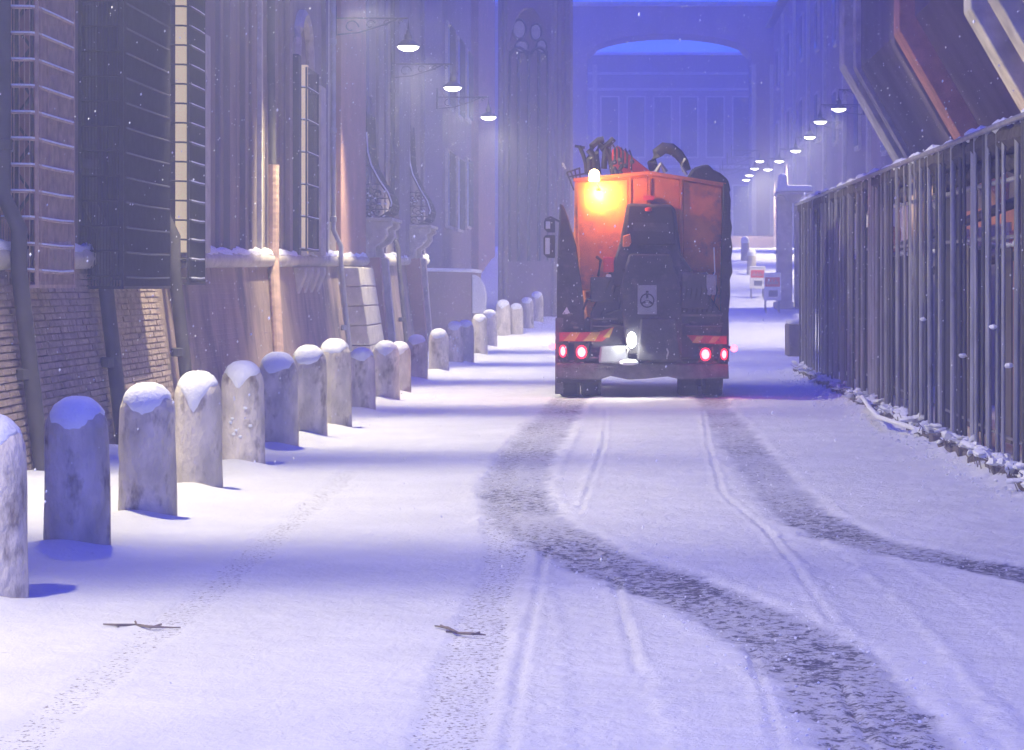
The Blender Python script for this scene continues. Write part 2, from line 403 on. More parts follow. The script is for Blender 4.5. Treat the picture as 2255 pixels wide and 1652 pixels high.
    i = np.arange(ny - 1)[:, None] * nx + np.arange(nx - 1)[None]
    quads = np.stack([i, i + 1, i + nx + 1, i + nx], -1).reshape(-1).astype(np.int32)
    me = bpy.data.meshes.new("snowy_road")
    nq = len(quads) // 4
    me.vertices.add(len(co)); me.vertices.foreach_set("co", co.ravel())
    me.loops.add(nq * 4); me.loops.foreach_set("vertex_index", quads)
    me.polygons.add(nq); me.polygons.foreach_set("loop_start", np.arange(0, nq * 4, 4, dtype=np.int32))
    me.polygons.foreach_set("use_smooth", np.ones(nq, bool))
    me.update(calc_edges=True)
    for nm, arr in (('heavy', heavy), ('fleck', fleck)):
        a = me.attributes.new(nm, 'FLOAT', 'POINT'); a.data.foreach_set('value', arr.ravel().astype(np.float32))
    me.materials.append(M['road'])
    o = bpy.data.objects.new("road", me); COL.objects.link(o); o['kind'] = 'structure'
    o['label'] = 'snow covered street with tyre tracks'
    g = MB(); g.add([(-150, -40, -0.15), (150, -40, -0.15), (150, 56, -0.15), (-150, 56, -0.15), (150, 85, 2.0), (-150, 85, 2.0), (150, 400, 3.6), (-150, 400, 3.6)],
                    [(0, 1, 2, 3), (3, 2, 4, 5), (5, 4, 6, 7)])
    obj("ground", g, M['snow'], kind='structure')
build_ground()

# ------------------------------------------------------------------ bollards
CAT_B = [None] * len(bols)
blabels = [
 'pale pinkish stone bollard cut off by the picture edge, nearest in the row',
 'large grey stone bollard with a dark chipped corner at its foot',
 'bluish stone bollard with backlit snow rim just beyond the one with the chipped foot',
 'stone bollard whose snow cap drips down in a narrow tongue',
 'bright cream bollard with snow crumbs on its face, fifth along the row',
 'sixth bollard from the picture edge, bluish, beside the bright cream one',
 'dark blue bollard overlapping the cream capped one, seventh of the row',
 'brownish bollard with cream snow cap and a dark mossy foot',
 'short pale bollard standing before the stone pier',
 'dark bluish bollard hiding half of the slim one behind it, tenth of the row',
 'slim bollard half hidden behind the dark bluish tenth one',
 'pinkish bollard with round snow cap below the last window cage leg',
 'pale grey bollard beside the pinkish round capped one',
 'brightly lit white bollard with dark weeds at its foot',
 'brightly lit bollard directly behind the white one with weeds',
 'shaded blue bollard in front of the rounded pale panel',
 'thin shaded bollard with a snow rim right of the rounded pale panel',
 'slim pale bollard standing alone far along the row',
 'first of the three hazy bollards beyond the slim pale one',
 'middle of the three hazy bollards beside the truck mirror',
 'last hazy bollard of the row beside the truck mirror']
def build_bollard(i, x, Y, h, r):
    t = thing('bollard', (x, Y, gz(Y) - 0.05), blabels[i], 'bollard', 'stone bollards along the wall')
    z0 = gz(Y) - 0.05; hh = h + 0.05 - 0.03
    rr = random.Random(i)
    prof = []; n = 26
    for a in np.linspace(0, 1, 12): prof.append((r * (1.03 - 0.06 * a), a * (hh - r * 0.95)))
    for a in np.linspace(0.12, 1, 9):
        th = a * pi / 2; prof.append((max(0.005, r * 0.97 * cos(th)), hh - r * 0.95 + r * 0.95 * sin(th)))
    mb = MB(); mb.lathe(prof, (x, Y, z0), n)
    # worn: gentle dents and chips
    vs = []
    for (vx, vy, vz) in mb.v:
        a = math.atan2(vy - Y, vx - x); hz = vz - z0
        q = 1 + 0.012 * sin(3 * a + i) * sin(5 * hz + i) + 0.012 * sin(7 * a + 9 * hz + 2 * i)
        if i in (1, 7) and hz < 0.30 and -1.3 < a < -0.1: q *= 0.88 + 0.05 * sin(40 * hz + 9 * a)
        if rr.random() < 0.03 and hz < h * 0.8: q *= 0.97
        vs.append((x + (vx - x) * q, Y + (vy - Y) * q, vz))
    mb.v = vs
    m = M['bollard']
    obj('shaft', mb, m, t, smooth=True)
    # snow cap, hanging lower on the side that faces the wind
    cap = MB(); rings = 9; nn = 40
    top = hh; vs = []
    for j in range(rings + 1):
        for q in range(nn):
            a = 2 * pi * q / nn
            face = max(0, cos(a + pi / 2 - rr.uniform(-.01, .01)))
            low = 0.70 + 0.38 * face ** 3 * (0.7 + 0.6 * ((i * 37) % 7) / 7) + 0.04 * sin(5 * a + i) + 0.02 * sin(11 * a + 2 * i) + rr.uniform(-0.025, 0.025)
            if i == 3: low += 0.35 * face ** 30
            if i == 4: low += 0.15 * face ** 20
            th = pi / 2 * low * j / rings                      # angle from the top
            extra = 0.017 * (1 - (j / rings) ** 2) + rr.uniform(-0.003, 0.003)
            if th <= pi / 2:
                rad = r * 0.97 * sin(th) + extra; zz = hh - r * 0.95 + r * 0.95 * cos(th) + extra
            else:
                rad = r * 0.975 + extra; zz = hh - r * 0.95 - (th - pi / 2) * r
            if j == rings: rad -= 0.010
            vs.append((x + rad * cos(a) if j else x, Y + rad * sin(a) if j else Y, z0 + zz))
    fs = [(j * nn + q, j * nn + (q + 1) % nn, (j + 1) * nn + (q + 1) % nn, (j + 1) * nn + q) for j in range(rings) for q in range(nn)]
    cap.add(vs, fs)
    obj('snow_cap', cap, M['snow'], t, smooth=True)
    if i in (4, 13):                                            # crumbs of snow stuck to the face / weeds
        c = MB()
        for s in range(7):
            a = -pi / 2 + rr.uniform(-0.5, 0.5); hz = h * rr.uniform(0.35, 0.75)
            c.blob((x + r * cos(a), Y + r * sin(a), z0 + hz), 0.018, 0.012, 0.014, 0.3, seed=s)
        obj('snow_crumbs', c, M['snow'], t, kind='stuff')
for i, b in enumerate(bols): build_bollard(i, *b)
# two more snow capped posts far up the street on the other side
for (px, Y, lab) in ((1641, 86, 'far snow capped post, the higher one, at the top of the rising street'), (1655, 80, 'far snow capped post, the lower one, just behind the notice boards')):
    x = X(px, Y); t = thing('post', (x, Y, gz(Y)), lab, 'post', 'snowy posts up the street')
    mb = MB(); mb.lathe([(0.17, -0.05), (0.16, 0.6), (0.13, 0.75), (0.05, 0.82)], (x, Y, gz(Y)), 14); obj('shaft', mb, M['stone'], t, smooth=True)
    mb = MB(); mb.lathe([(0.15, 0.66), (0.16, 0.74), (0.12, 0.86), (0.03, 0.92)], (x, Y, gz(Y)), 14); obj('snow_cap', mb, M['snow'], t, smooth=True)

# ------------------------------------------------------------------ left palazzo
def ledge_z(Y): return 1.84 + (Y - 19.7) * (0.40 / 38.3)
WX = -5.42
def wallY(px): return -WX * F / (VX - px)
A = thing('palazzo', (-8, 34, 0), 'long plastered palazzo with battered base, roll moulding and projecting iron window cages', 'building')
Y0A, Y1A = 4.0, 59.5
def scarp_x(z, Y): return -5.08 - 0.30 * min(max(z, 0), 2.3) / 1.95
mb = MB()
mb.add([(WX, Y0A, ledge_z(Y0A)), (WX, Y1A, ledge_z(Y1A)), (WX, Y1A, 15), (WX, Y0A, 15), (-12, Y0A, ledge_z(Y0A)), (-12, Y1A, ledge_z(Y1A)), (-12, Y1A, 15), (-12, Y0A, 15)],
       [(0, 1, 2, 3), (1, 5, 6, 2), (4, 0, 3, 7), (5, 4, 7, 6), (3, 2, 6, 7)])
obj('wall', mb, M['plaster'], A)
mb = MB()
a0, a1 = ledge_z(Y0A), ledge_z(Y1A)
mb.add([(-5.08, Y0A, -0.3), (-5.08, Y1A, -0.3), (scarp_x(a1, Y1A), Y1A, a1), (scarp_x(a0, Y0A), Y0A, a0), (-12, Y0A, -0.3), (-12, Y1A, -0.3), (-12, Y1A, a1), (-12, Y0A, a0)],
       [(0, 1, 2, 3), (1, 5, 6, 2), (4, 0, 3, 7), (3, 2, 6, 7)])
obj('battered_base', mb, M['scarp'], A)
mb = MB(); mb.tube([(WX + 0.06, Y, ledge_z(Y)) for Y in np.linspace(Y0A, Y1A, 60)], 0.105, 12); obj('roll_moulding', mb, M['stone'], A, smooth=True)
mb = MB(); mb.tube([(WX + 0.05, Y, ledge_z(Y) + 0.075 + 0.012 * sin(Y * 3.1) + 0.01 * sin(7 * Y)) for Y in np.linspace(Y0A, Y1A, 260)], [0.085 + 0.012 * sin(Y * 5.3) + 0.01 * sin(13 * Y) for Y in np.linspace(Y0A, Y1A, 260)], 8)
obj('snow_on_moulding', mb, M['snow'], A, smooth=True)
mb = MB(); mb.prism_y([(-12.4, 14.9), (-4.7, 14.9), (-4.7, 15.1), (-12.4, 15.1)], Y0A - 0.3, Y1A + 0.3); obj('eaves', mb, M['darkwood'], A)

# bricks of the near base, laid one by one
bm = MB(); bm.add([(-0.012, -0.118, -0.0255), (0.012, -0.118, -0.0255), (0.010, 0.118, -0.0255), (-0.012, 0.118, -0.0255), (-0.012, -0.118, 0.0255), (0.006, -0.116, 0.0245), (0.008, 0.116, 0.0245), (-0.012, 0.118, 0.0255)],
                  [(0, 3, 2, 1), (4, 5, 6, 7), (0, 1, 5, 4), (1, 2, 6, 5), (2, 3, 7, 6), (3, 0, 4, 7)])
bme = bm.mesh('brick', M['brick'])
ang = math.atan2(0.30, 1.95)
spots = []
for c in range(27):
    z = 0.07 + c * 0.0625
    for j in range(34):
        Y = 18.1 + (c % 2) * 0.125 + j * 0.25
        pxx = VX + scarp_x(z, Y) * F / Y
        if Y < 25.6 and pxx > -30: spots.append((Y, z))
spots.sort(key=lambda s: s[0])
rest = MB()
for q, (Y, z) in enumerate(spots):
    dx = random.uniform(-0.008, 0.002); rz = random.uniform(-0.012, 0.012)
    loc = (scarp_x(z, Y) + 0.004 + dx, Y, z)
    if q < 290: inst('brick', bme, loc, A, (0, -ang, rz))
    else:
        for f in [0]:
            co = [(v[0] * cos(ang) - v[2] * sin(ang) + loc[0], v[1] + loc[1], v[2] * cos(ang) + v[0] * sin(ang) + loc[2]) for v in bm.v]
            rest.add(co, bm.f)
if rest.v: obj('bricks', rest, M['brick'], A, kind='stuff')

# window cages -------------------------------------------------
def cage(Ya, Yb, z0, z1, proj, step, label, fine=0.045, shutter='darkwood', snow=True, zoff=0.0, metal='iron'):
    """an iron cage that stands off the wall: two side faces and a front, joined by rungs"""
    x0, x1 = WX + 0.01, WX + proj
    w = obj('window_cage', frame_of(Ya, Yb, z0, z1, x0, x1), M[metal], A, label=label)
    ORG[w] = ORG[A]
    z = z0 + zoff; first = None
    while z < z1:
        r = MB(); bw = 0.011
        pts = [(x0, Ya, z), (x1 - 0.07, Ya, z - 0.004), (x1 - 0.02, Ya + 0.03, z - 0.008), (x1, Ya + 0.12, z - 0.012), (x1 + 0.02, (Ya + Yb) / 2, z - 0.02), (x1, Yb - 0.1, z - 0.012), (x1 - 0.05, Yb, z), (x0, Yb, z)]
        r.tube(pts, bw, 5); obj('rung', r, M[metal], w)
        if snow:
            r2 = MB(); r2.tube([(p[0], p[1], p[2] + 0.016) for p in (pts[2:-1] if snow == 'front' else pts[:-1])], 0.010, 5); obj('snow_on_rung', r2, M['snow'], w)
        z += step
    v = MB()
    n = int((x1 - x0) / fine) if snow != 'front' else 3
    for q in range(1, n): v.tube([(x0 + q * fine, Ya + 0.01, z0), (x0 + q * fine, Ya + 0.01, z1)], 0.0045, 4)
    n = int((Yb - Ya) / fine)
    for q in range(1, n): v.tube([(x1, Ya + q * fine, z0), (x1, Ya + q * fine, z1)], 0.0045, 4)
    obj('bars', v, M[metal], w, kind='stuff')
    g = MB(); g.box(WX - 0.01, WX + 0.02, Ya + 0.1, Yb - 0.1, z0 + 0.15, z1)
    obj('shutter', g, M[shutter], w)
    return w
def frame_of(Ya, Yb, z0, z1, x0, x1):
    mb = MB(); b = 0.014
    for (x, y) in ((x0 + b, Ya), (x1 - 0.02, Ya + 0.02), (x1 - 0.02, Yb - 0.02), (x0 + b, Yb)): mb.box(x - b, x + b, y - b, y + b, z0, z1)
    mb.box(x0, x1, Ya, Yb, z0 - 0.03, z0)                      # floor of the cage
    return mb
c1 = cage(19.45, 20.75, Z(627, 19.5), 7.2, 0.36, 0.225, 'brown lit near window cage with snowy rungs', zoff=0.12, metal='rust', shutter='brownwood')
c2 = cage(22.3, 24.6, Z(630, 22.5), 7.4, 0.45, 0.245, 'wide dark window cage', fine=0.03, zoff=0.1, snow=False)
c3 = cage(26.1, 27.1, Z(622, 26.1), 7.4, 0.36, 0.223, 'narrow window cage beside the cream jamb', zoff=0.05, snow='front')
mb = MB()
for q in range(14): mb.box(WX + 0.32, WX + 0.34, 26.24 + q * 0.06, 26.28 + q * 0.06, Z(618, 26.1), 7.3)
obj('slatted_screen', mb, M['darkwood'], c3)
c4 = cage(36.6, 38.0, Z(548, 36.6), Z(150, 36.8), 0.22, 0.52, 'slim window cage with an arched top', fine=0.09)
# boards hung inside the wide cage and the crossed bars in the near one
mb = MB()
for q in range(7): mb.box(WX + 0.06 + q * 0.052, WX + 0.105 + q * 0.052, 22.42, 22.45, Z(628, 22.5) + 0.05, 7.3)
obj('slatted_screen', mb, M['tarp_blue'], c2)
mb = MB()
for q in range(1, 40): mb.box(WX + 0.40, WX + 0.42, 22.5 + q * 0.052, 22.53 + q * 0.052, Z(628, 22.5) + 0.05, 7.3)
obj('slatted_screen', mb, M['tarp_blue'], c2)
mb = MB(); zc = Z(620, 19.5)
mb.box(WX + 0.05, WX + 0.10, 19.75, 19.80, zc, 7); mb.box(WX + 0.20, WX + 0.225, 19.75, 19.80, zc, 7)
for q in range(12):
    za = zc + 0.15 + q * 0.42
    mb.tube([(WX + 0.07, 19.78, za), (WX + 0.21, 19.78, za + 0.2)], 0.018, 5); mb.tube([(WX + 0.21, 19.78, za + 0.2), (WX + 0.07, 19.78, za + 0.4)], 0.014, 5)
obj('lattice', mb, M['darkwood'], c1)
mb = MB(); mb.box(WX + 0.015, WX + 0.30, 20.0, 20.03, zc, 7); obj('reveal', mb, M['pinkplaster'], c1)
# stone jambs; a glow is put into two cream strips
for (Ya, Yb, pr, zt, mm, lab) in ((26.45, 26.55, 0.262, 7.6, 'glowstrip', 'narrow cream jamb strip behind the rungs with added glow'), (27.3, 27.75, 0.30, Z(75, 27.5), 'stone', 'pale round topped jamb'), (25.0, 25.3, 0.10, 7.6, 'plaster', None),
                                   (28.0, 28.3, 0.10, 7.6, 'stone', None), (36.2, 36.5, 0.14, Z(120, 36.3), 'darkwood', None),
                                   (37.2, 37.3, 0.14, Z(140, 37), 'glowstrip', None), (38.1, 38.7, 0.24, Z(190, 38.3), 'stone', None), (30.5, 30.8, 0.08, 9, 'plaster', None), (32.2, 32.45, 0.06, 9, 'plaster', None),
                                   (35.0, 35.3, 0.06, 9, 'plaster', None), (39.9, 40.2, 0.05, 9, 'plaster', None)):
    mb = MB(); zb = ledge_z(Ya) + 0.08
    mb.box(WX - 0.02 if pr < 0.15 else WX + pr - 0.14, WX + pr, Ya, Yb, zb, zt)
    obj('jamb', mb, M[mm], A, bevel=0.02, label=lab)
for q, (p, pr, wdt, mm) in enumerate(((474, 0.05, 0.12, 'darkplaster'), (492, 0.09, 0.2, 'plaster'), (512, 0.04, 0.1, 'darkplaster'), (528, 0.08, 0.25, 'plaster'), (548, 0.05, 0.15, 'darkplaster'), (566, 0.07, 0.12, 'stone'),
                                     (616, 0.06, 0.2, 'darkplaster'), (626, 0.09, 0.3, 'plaster'), (708, 0.08, 0.3, 'darkplaster'), (716, 0.04, 0.3, 'stone'), (803, 0.05, 0.4, 'darkplaster'), (828, 0.06, 0.4, 'plaster'), (846, 0.04, 0.4, 'darkplaster'), (900, 0.06, 0.5, 'plaster'), (926, 0.08, 0.5, 'darkplaster'))):
    mb = MB(); Ya = wallY(p); mb.box(WX - 0.02, WX + pr, Ya, Ya + wdt, ledge_z(Ya) + 0.06, 14.8); obj('lesene', mb, M[mm], A, bevel=0.01)
# arched head over the slim cage
mb = MB(); mb.tube([(WX + 0.05, 36.5 + 0.8 - 0.8 * cos(t), Z(150, 37) + 0.9 * sin(t)) for t in np.linspace(0, pi, 14)], 0.09, 6); obj('arch_moulding', mb, M['stone'], A, smooth=True)
# pink pilaster and others
for (pa, pb, pr, mm) in ((740, 795, 0.10, 'pinkplaster'), (868, 893, 0.12, 'darkplaster')):
    mb = MB(); Ya, Yb = wallY(pa), wallY(pb); mb.box(WX - 0.02, WX + pr, Ya, Yb, ledge_z(Ya) + 0.05, 14.8); obj('pilaster', mb, M[mm], A, bevel=0.02)
# downpipes
def pipe(px_top, px_bot, r, mm, label, ztop=14.5, offs=0.0, joint=1.6):
    Y = wallY(px_top); Yb = -5.0 * F / (VX - px_bot)
    zl = ledge_z(Y); out = 0.16 + r
    mb = MB()
    pts = [(WX + r + 0.02, Y, ztop), (WX + r + 0.02, Y, zl + 0.55), (WX + out, Y, zl + 0.25), (WX + out, Y, zl - 0.1), (-5.08 + r + 0.02, Y, 0.0), (-5.08 + r + 0.02, Y, -0.2)]
    mb.tube(pts, r, 12)
    p = obj('downpipe', mb, M[mm], A, smooth=True, label=label)
    z = 2.8
    while z < ztop - 1:
        c = MB(); c.lathe([(r + 0.004, -0.05), (r + 0.018, -0.04), (r + 0.018, 0.04), (r + 0.004, 0.05)], (WX + r + 0.02, Y, z), 12); obj('collar', c, M[mm], p); z += joint
    c = MB(); c.lathe([(r + 0.004, -0.05), (r + 0.02, -0.04), (r + 0.02, 0.04), (r + 0.004, 0.05)], (-5.2 + r, Y, 0.85), 12); obj('collar', c, M[mm], p)
    return p
pipe(-18, 50, 0.07, 'pipe', 'dark downpipe at the picture edge')
pipe(176, 245, 0.075, 'pipe', 'dark downpipe between the near and the wide cage')
pipe(338, 375, 0.075, 'pipe', 'dark downpipe beside the narrow cage')
pipe(726, 740, 0.045, 'palepipe', 'pale downpipe beside the stone pier')
pipe(858, 880, 0.05, 'pipe', None)
pipe(4, 8, 0.03, 'palepipe', None)
# ribbed terracotta pipe
Yt = wallY(585); mb = MB(); pts = []; rs = []
for q, z in enumerate(np.arange(-0.1, 2.0, 0.05)): pts.append((-5.06 - 0.24 * max(z, 0) / 1.95, Yt - 0.9 + 0.45 * max(z, 0), z)); rs.append(0.080 if q % 2 else 0.084)
for q, z in enumerate(np.arange(2.0, Z(362, Yt), 0.05)): pts.append((-5.30, Yt, z)); rs.append(0.080 if q % 2 else 0.083)
mb.tube(pts, rs, 12); obj('ribbed_pipe', mb, M['terracotta'], A, smooth=False, label='pinkish ribbed terracotta pipe')
mb = MB(); mb.tube([(-5.32, Yt, Z(362, Yt)), (-5.34, Yt, 5.0), (-5.34, Yt, 13)], 0.06, 10); obj('pipe_riser', mb, M['pipe'], A, smooth=True)
# consoles below the slim window
for q in range(4):
    Y = 36.3 + q * 0.75; mb = MB(); z = ledge_z(Y) - 0.12
    mb.prism_y([(WX - 0.02, z), (WX + 0.22, z), (WX + 0.22, z - 0.12), (WX + 0.10, z - 0.42), (WX - 0.02, z - 0.42)], Y, Y + 0.28); obj('console', mb, M['stone'], A, bevel=0.015)
# stone pier, block by block
Yp = 41.6; zt = 1.95; hgt = 0.36
for q in range(6):
    za = zt - (q + 1) * hgt + 0.012; zb = zt - q * hgt
    xa = -4.98 + 0.055 * q; mb = MB()
    mb.add([(-5.6, Yp, za), (xa + 0.055, Yp, za), (xa, Yp + 0.02, zb), (-5.6, Yp + 0.02, zb), (-5.6, Yp + 2.4, za), (xa + 0.055, Yp + 2.4, za), (xa, Yp + 2.4, zb), (-5.6, Yp + 2.4, zb)],
           [(0, 1, 2, 3), (1, 5, 6, 2), (3, 2, 6, 7), (4, 0, 3, 7), (0, 4, 5, 1), (5, 4, 7, 6)])
    obj('stone_block', mb, M['stone'], A, bevel=0.02)

# kneeling window cages: bulging bars on scroll corbels
def kneel(Ya, Yb, k, ytop, sc, label):
    w = thing_part(label)
    zt = Z(ytop, Ya)
    zb = Z(485, Ya) if k == 1 else Z(500, Ya)
    H = zt - zb
    prof = [(0.03, 1.0), (0.05, 0.8), (0.07, 0.62), (0.13, 0.50), (0.28, 0.36), (0.44, 0.24), (0.50, 0.15), (0.46, 0.08), (0.30, 0.03), (0.10, 0.0)]
    # smooth the profile
    P = []
    for (p0, h0), (p1, h1) in zip(prof[:-1], prof[1:]):
        for t in (0, 0.5): P.append((p0 + (p1 - p0) * t, h0 + (h1 - h0) * t))
    P.append(prof[-1])
    for j in range(7):
        Y = Ya + (Yb - Ya) * j / 6
        mb = MB(); mb.tube([(WX + 0.02 + p * sc, Y, zb + h * H) for p, h in P], 0.016, 6); obj('curved_bar', mb, M['iron'], w)
    # scrollwork on the near side
    mb = MB()
    for q in range(16):
        c = random.uniform(0.1, 0.4) * sc, random.uniform(0.05, 0.33) * H
        if c[0] > 0.4 * sc - 0.5 * abs(c[1] / H - 0.14) * sc: c = (0.15 * sc, c[1])
        rr = random.uniform(0.04, 0.08)
        mb.tube([(WX + c[0] + rr * cos(t), Ya - 0.01, zb + c[1] + rr * sin(t)) for t in np.linspace(0, 5, 9)], 0.010, 4)
    for h in (0.1, 0.2, 0.33, 0.5): mb.tube([(WX, Ya, zb + h * H), (WX + sc * float(np.interp(h, [p[1] for p in P[::-1]], [p[0] for p in P[::-1]])), Ya, zb + h * H)], 0.012, 4)
    obj('scrollwork', mb, M['iron'], w, kind='stuff')
    for h in (0.05, 0.15, 0.25, 0.36, 0.5, 0.7):
        p = float(np.interp(h, [q[1] for q in P[::-1]], [q[0] for q in P[::-1]]))
        mb = MB(); mb.tube([(WX + 0.02 + p * sc, Ya, zb + h * H), (WX + 0.02 + p * sc, Yb, zb + h * H)], 0.014, 5); obj('crossbar', mb, M['iron'], w)
    mb = MB(); mb.tube([(WX + 0.02 + p * sc + 0.02, Ya - 0.015, zb + h * H + 0.02) for p, h in P[2:14]], 0.018, 5); obj('snow_on_bar', mb, M['snow'], w)
    mb = MB()
    for q in range(14):
        mb.blob((WX + random.uniform(0.1, 0.42) * sc, Ya + random.uniform(-0.02, 0.2), zb + random.uniform(0.02, 0.3) * H), 0.035, 0.03, 0.025, 0.3, seed=q)
    obj('snow_crumbs', mb, M['snow'], w, kind='stuff')
    g = MB(); g.box(WX - 0.01, WX + 0.015, Ya + 0.1, Yb - 0.1, zb + 0.15, zt + 0.4); obj('pane', g, M['glass'], w)
    for q, Y in enumerate((Ya - 0.1, Yb - 0.25)):
        mb = MB(); z = zb - 0.02
        mb.prism_y([(WX - 0.02, z), (WX + 0.52 * sc, z), (WX + 0.54 * sc, z - 0.10), (WX + 0.44 * sc, z - 0.16), (WX + 0.46 * sc, z - 0.28), (WX + 0.36 * sc, z - 0.42), (WX + 0.22 * sc, z - 0.52), (WX + 0.24 * sc, z - 0.72), (WX - 0.02, z - 0.8)], Y, Y + 0.35)
        obj('corbel', mb, M['stone'], w, bevel=0.03)
    mb = MB(); mb.box(WX - 0.02, WX + 0.56 * sc, Ya - 0.15, Yb + 0.15, zb - 0.02, zb + 0.05); obj('sill', mb, M['stone'], w, bevel=0.015)
    for q, Y in enumerate((Ya - 0.05, Yb - 0.25)):
        mb = MB(); mb.add([(-5.45, Y, -0.1), (-4.86, Y, -0.1), (-5.06, Y, zb - 0.75), (-5.45, Y, zb - 0.75), (-5.45, Y + 0.3, -0.1), (-4.86, Y + 0.3, -0.1), (-5.06, Y + 0.3, zb - 0.75), (-5.45, Y + 0.3, zb - 0.75)],
                          [(0, 1, 2, 3), (1, 5, 6, 2), (3, 2, 6, 7), (4, 0, 3, 7), (5, 4, 7, 6)])
        obj('leg', mb, M['stone'] if q else M['pinkplaster'], w, bevel=0.02)
def thing_part(label):
    o = bpy.data.objects.new('kneeling_window', None); COL.objects.link(o); o.parent = A; ORG[o] = ORG[A]; o['label'] = label; return o
kneel(45.9, 47.6, 1, 245, 1.12, 'nearer bulging window cage on scroll corbels')
kneel(54.6, 56.3, 2, 270, 1.15, 'farther bulging window cage on scroll corbels')

# ------------------------------------------------------------------ low wall with rounded end, beyond the palazzo
t = thing('low_wall', (-4.9, 64, gz(64)), 'low snow topped wall with a pale rounded end panel beyond the bulging window cages', 'low wall')
mb = MB(); mb.prism_y([(-8, -0.2), (X(1038, 62), -0.2), (X(1038, 62), Z(600, 62)), (-8, Z(594, 62))], 62, 66); obj('wall', mb, M['farplaster'], t)
mb = MB(); mb.prism_y([(-8, Z(594, 62) + 0.005), (X(1038, 62) + 0.03, Z(600, 62) + 0.005), (X(1038, 62) + 0.02, Z(592, 62)), (-8, Z(587, 62))], 61.95, 66.05); obj('snow_coping', mb, M['snow'], t, bevel=0.03)
pl = [(X(1040, 62), Z(690, 62)), (X(1068, 62), Z(690, 62))] + [(X(1040, 62) + (X(1070, 62) - X(1040, 62)) * cos(a) , Z(660, 62) + (Z(605, 62) - Z(660, 62)) * sin(a)) for a in np.linspace(0, pi / 2, 9)]
mb = MB(); mb.prism_y(pl, 62.0, 62.5); obj('end_panel', mb, M['white'], t, bevel=0.02)

# ------------------------------------------------------------------ further buildings on the left
B = thing('row_house', (-8, 76, gz(76)), 'hazy row house with barred windows behind the second street lamp', 'building')
mb = MB(); mb.box(-13, -5.5, 66.5, 91.5, -0.2, 16); obj('wall', mb, M['farplaster'], B)
mb = MB(); mb.box(-5.52, -5.25, 78.5, 88, 0, 15.6); obj('pilaster', mb, M['pinkplaster'], B)
mb = MB(); mb.box(-13.2, -5.1, 66.3, 91.7, 16, 16.2); obj('eaves', mb, M['darkwood'], B)
for (Ya, Yb, za, zb) in ((67.5, 69.6, 3.4, 5.6), (71.5, 73.6, 3.4, 5.6), (67.5, 69.6, 7.0, 9.4), (71.5, 73.6, 7.0, 9.4), (75.4, 77.4, 3.6, 5.8), (75.4, 77.4, 7.2, 9.4)):
    w = MB(); b = 0.08
    w.box(-5.5, -5.42, Ya - b, Ya, za - b, zb + b); w.box(-5.5, -5.42, Yb, Yb + b, za - b, zb + b); w.box(-5.5, -5.42, Ya, Yb, zb, zb + b); w.box(-5.5, -5.42, Ya, Yb, za - b, za)
    wo = obj('window', w, M['stone'], B); ORG[wo] = ORG[B]
    g = MB(); g.box(-5.51, -5.485, Ya, Yb, za, zb); obj('pane', g, M['paleglass'], wo)  # pale bluish panes stand in for patches of blue light on this wall
    for q in range(7): g = MB(); y = Ya + 0.15 + q * (Yb - Ya - 0.3) / 6; g.tube([(-5.36, y, za), (-5.36, y, zb)], 0.022, 5); obj('bar', g, M['iron'], wo)

Cb = thing('chapel', (-3.0, 68, gz(67)), 'tall hazy facade with a large traceried church window beside the gateway', 'building')
CY = 67.0; zb0 = gz(CY)
mb = MB()
xl, xr = X(1098, CY), X(1256, CY)
wl, wr = X(1118, CY), X(1208, CY); wz0 = Z(575, CY); wzs = Z(140, CY); wzt = Z(15, CY)
# wall round the tall opening
mb.box(xl, wl, CY, CY + 3, zb0 - 0.3, 17); mb.box(wr, xr, CY, CY + 3, zb0 - 0.3, 17); mb.box(wl, wr, CY + 0.5, CY + 3, zb0 - 0.3, 17)
mb.box(wl, wr, CY, CY + 0.5, zb0 - 0.3, wz0)
arc = [(wl + (wr - wl) * 0.5 * (1 - cos(a)), wzs + (wzt - wzs) * sin(a)) for a in np.linspace(0, pi, 15)]
mb.prism_y([(wl, 17)] + arc + [(wr, 17)], CY, CY + 0.499)
obj('wall', mb, M['farplaster'], Cb)
win = bpy.data.objects.new('church_window', None); COL.objects.link(win); win.parent = Cb; ORG[win] = ORG[Cb]
g = MB(); g.box(wl, wr, CY + 0.44, CY + 0.46, wz0, wzt - 0.1); obj('pane', g, M['farplaster'], win)
for fx in (0.02, 0.25, 0.5, 0.75, 0.98):
    g = MB(); x = wl + (wr - wl) * fx; g.tube([(x, CY + 0.3, wz0), (x, CY + 0.3, wzs + 0.4)], 0.055, 6); obj('mullion', g, M['darkwood'], win)
for cx, cz, rx, rz in ((0.27, Z(62, CY), 0.28, 0.42), (0.68, Z(68, CY), 0.24, 0.36), (0.33, Z(100, CY), 0.28, 0.25), (0.82, Z(100, CY), 0.22, 0.3)):
    x = wl + (wr - wl) * cx; rx *= 0.7; rz *= 0.7
    g = MB(); g.tube([(x + rx * cos(a), CY + 0.3, cz + rz * sin(a)) for a in np.linspace(0, 2 * pi, 17)], 0.035, 6, cap=False); obj('tracery_ring', g, M['darkwood'], win)
    g = MB(); g.prism_y([(x + rx * 0.85 * cos(a), cz + rz * 0.85 * sin(a)) for a in np.linspace(0, 2 * pi, 12)[:-1]], CY + 0.30, CY + 0.34); obj('pane', g, M['stone'], win)
for q, a in enumerate(((0.0, 0.5), (0.5, 1.0))):
    g = MB(); g.tube([(wl + (wr - wl) * (a[0] + (a[1] - a[0]) * 0.5 * (1 - cos(t))), CY + 0.3, wzs + 0.5 * sin(t)) for t in np.linspace(0, pi, 10)], 0.05, 6); obj('small_arch', g, M['darkwood'], win)
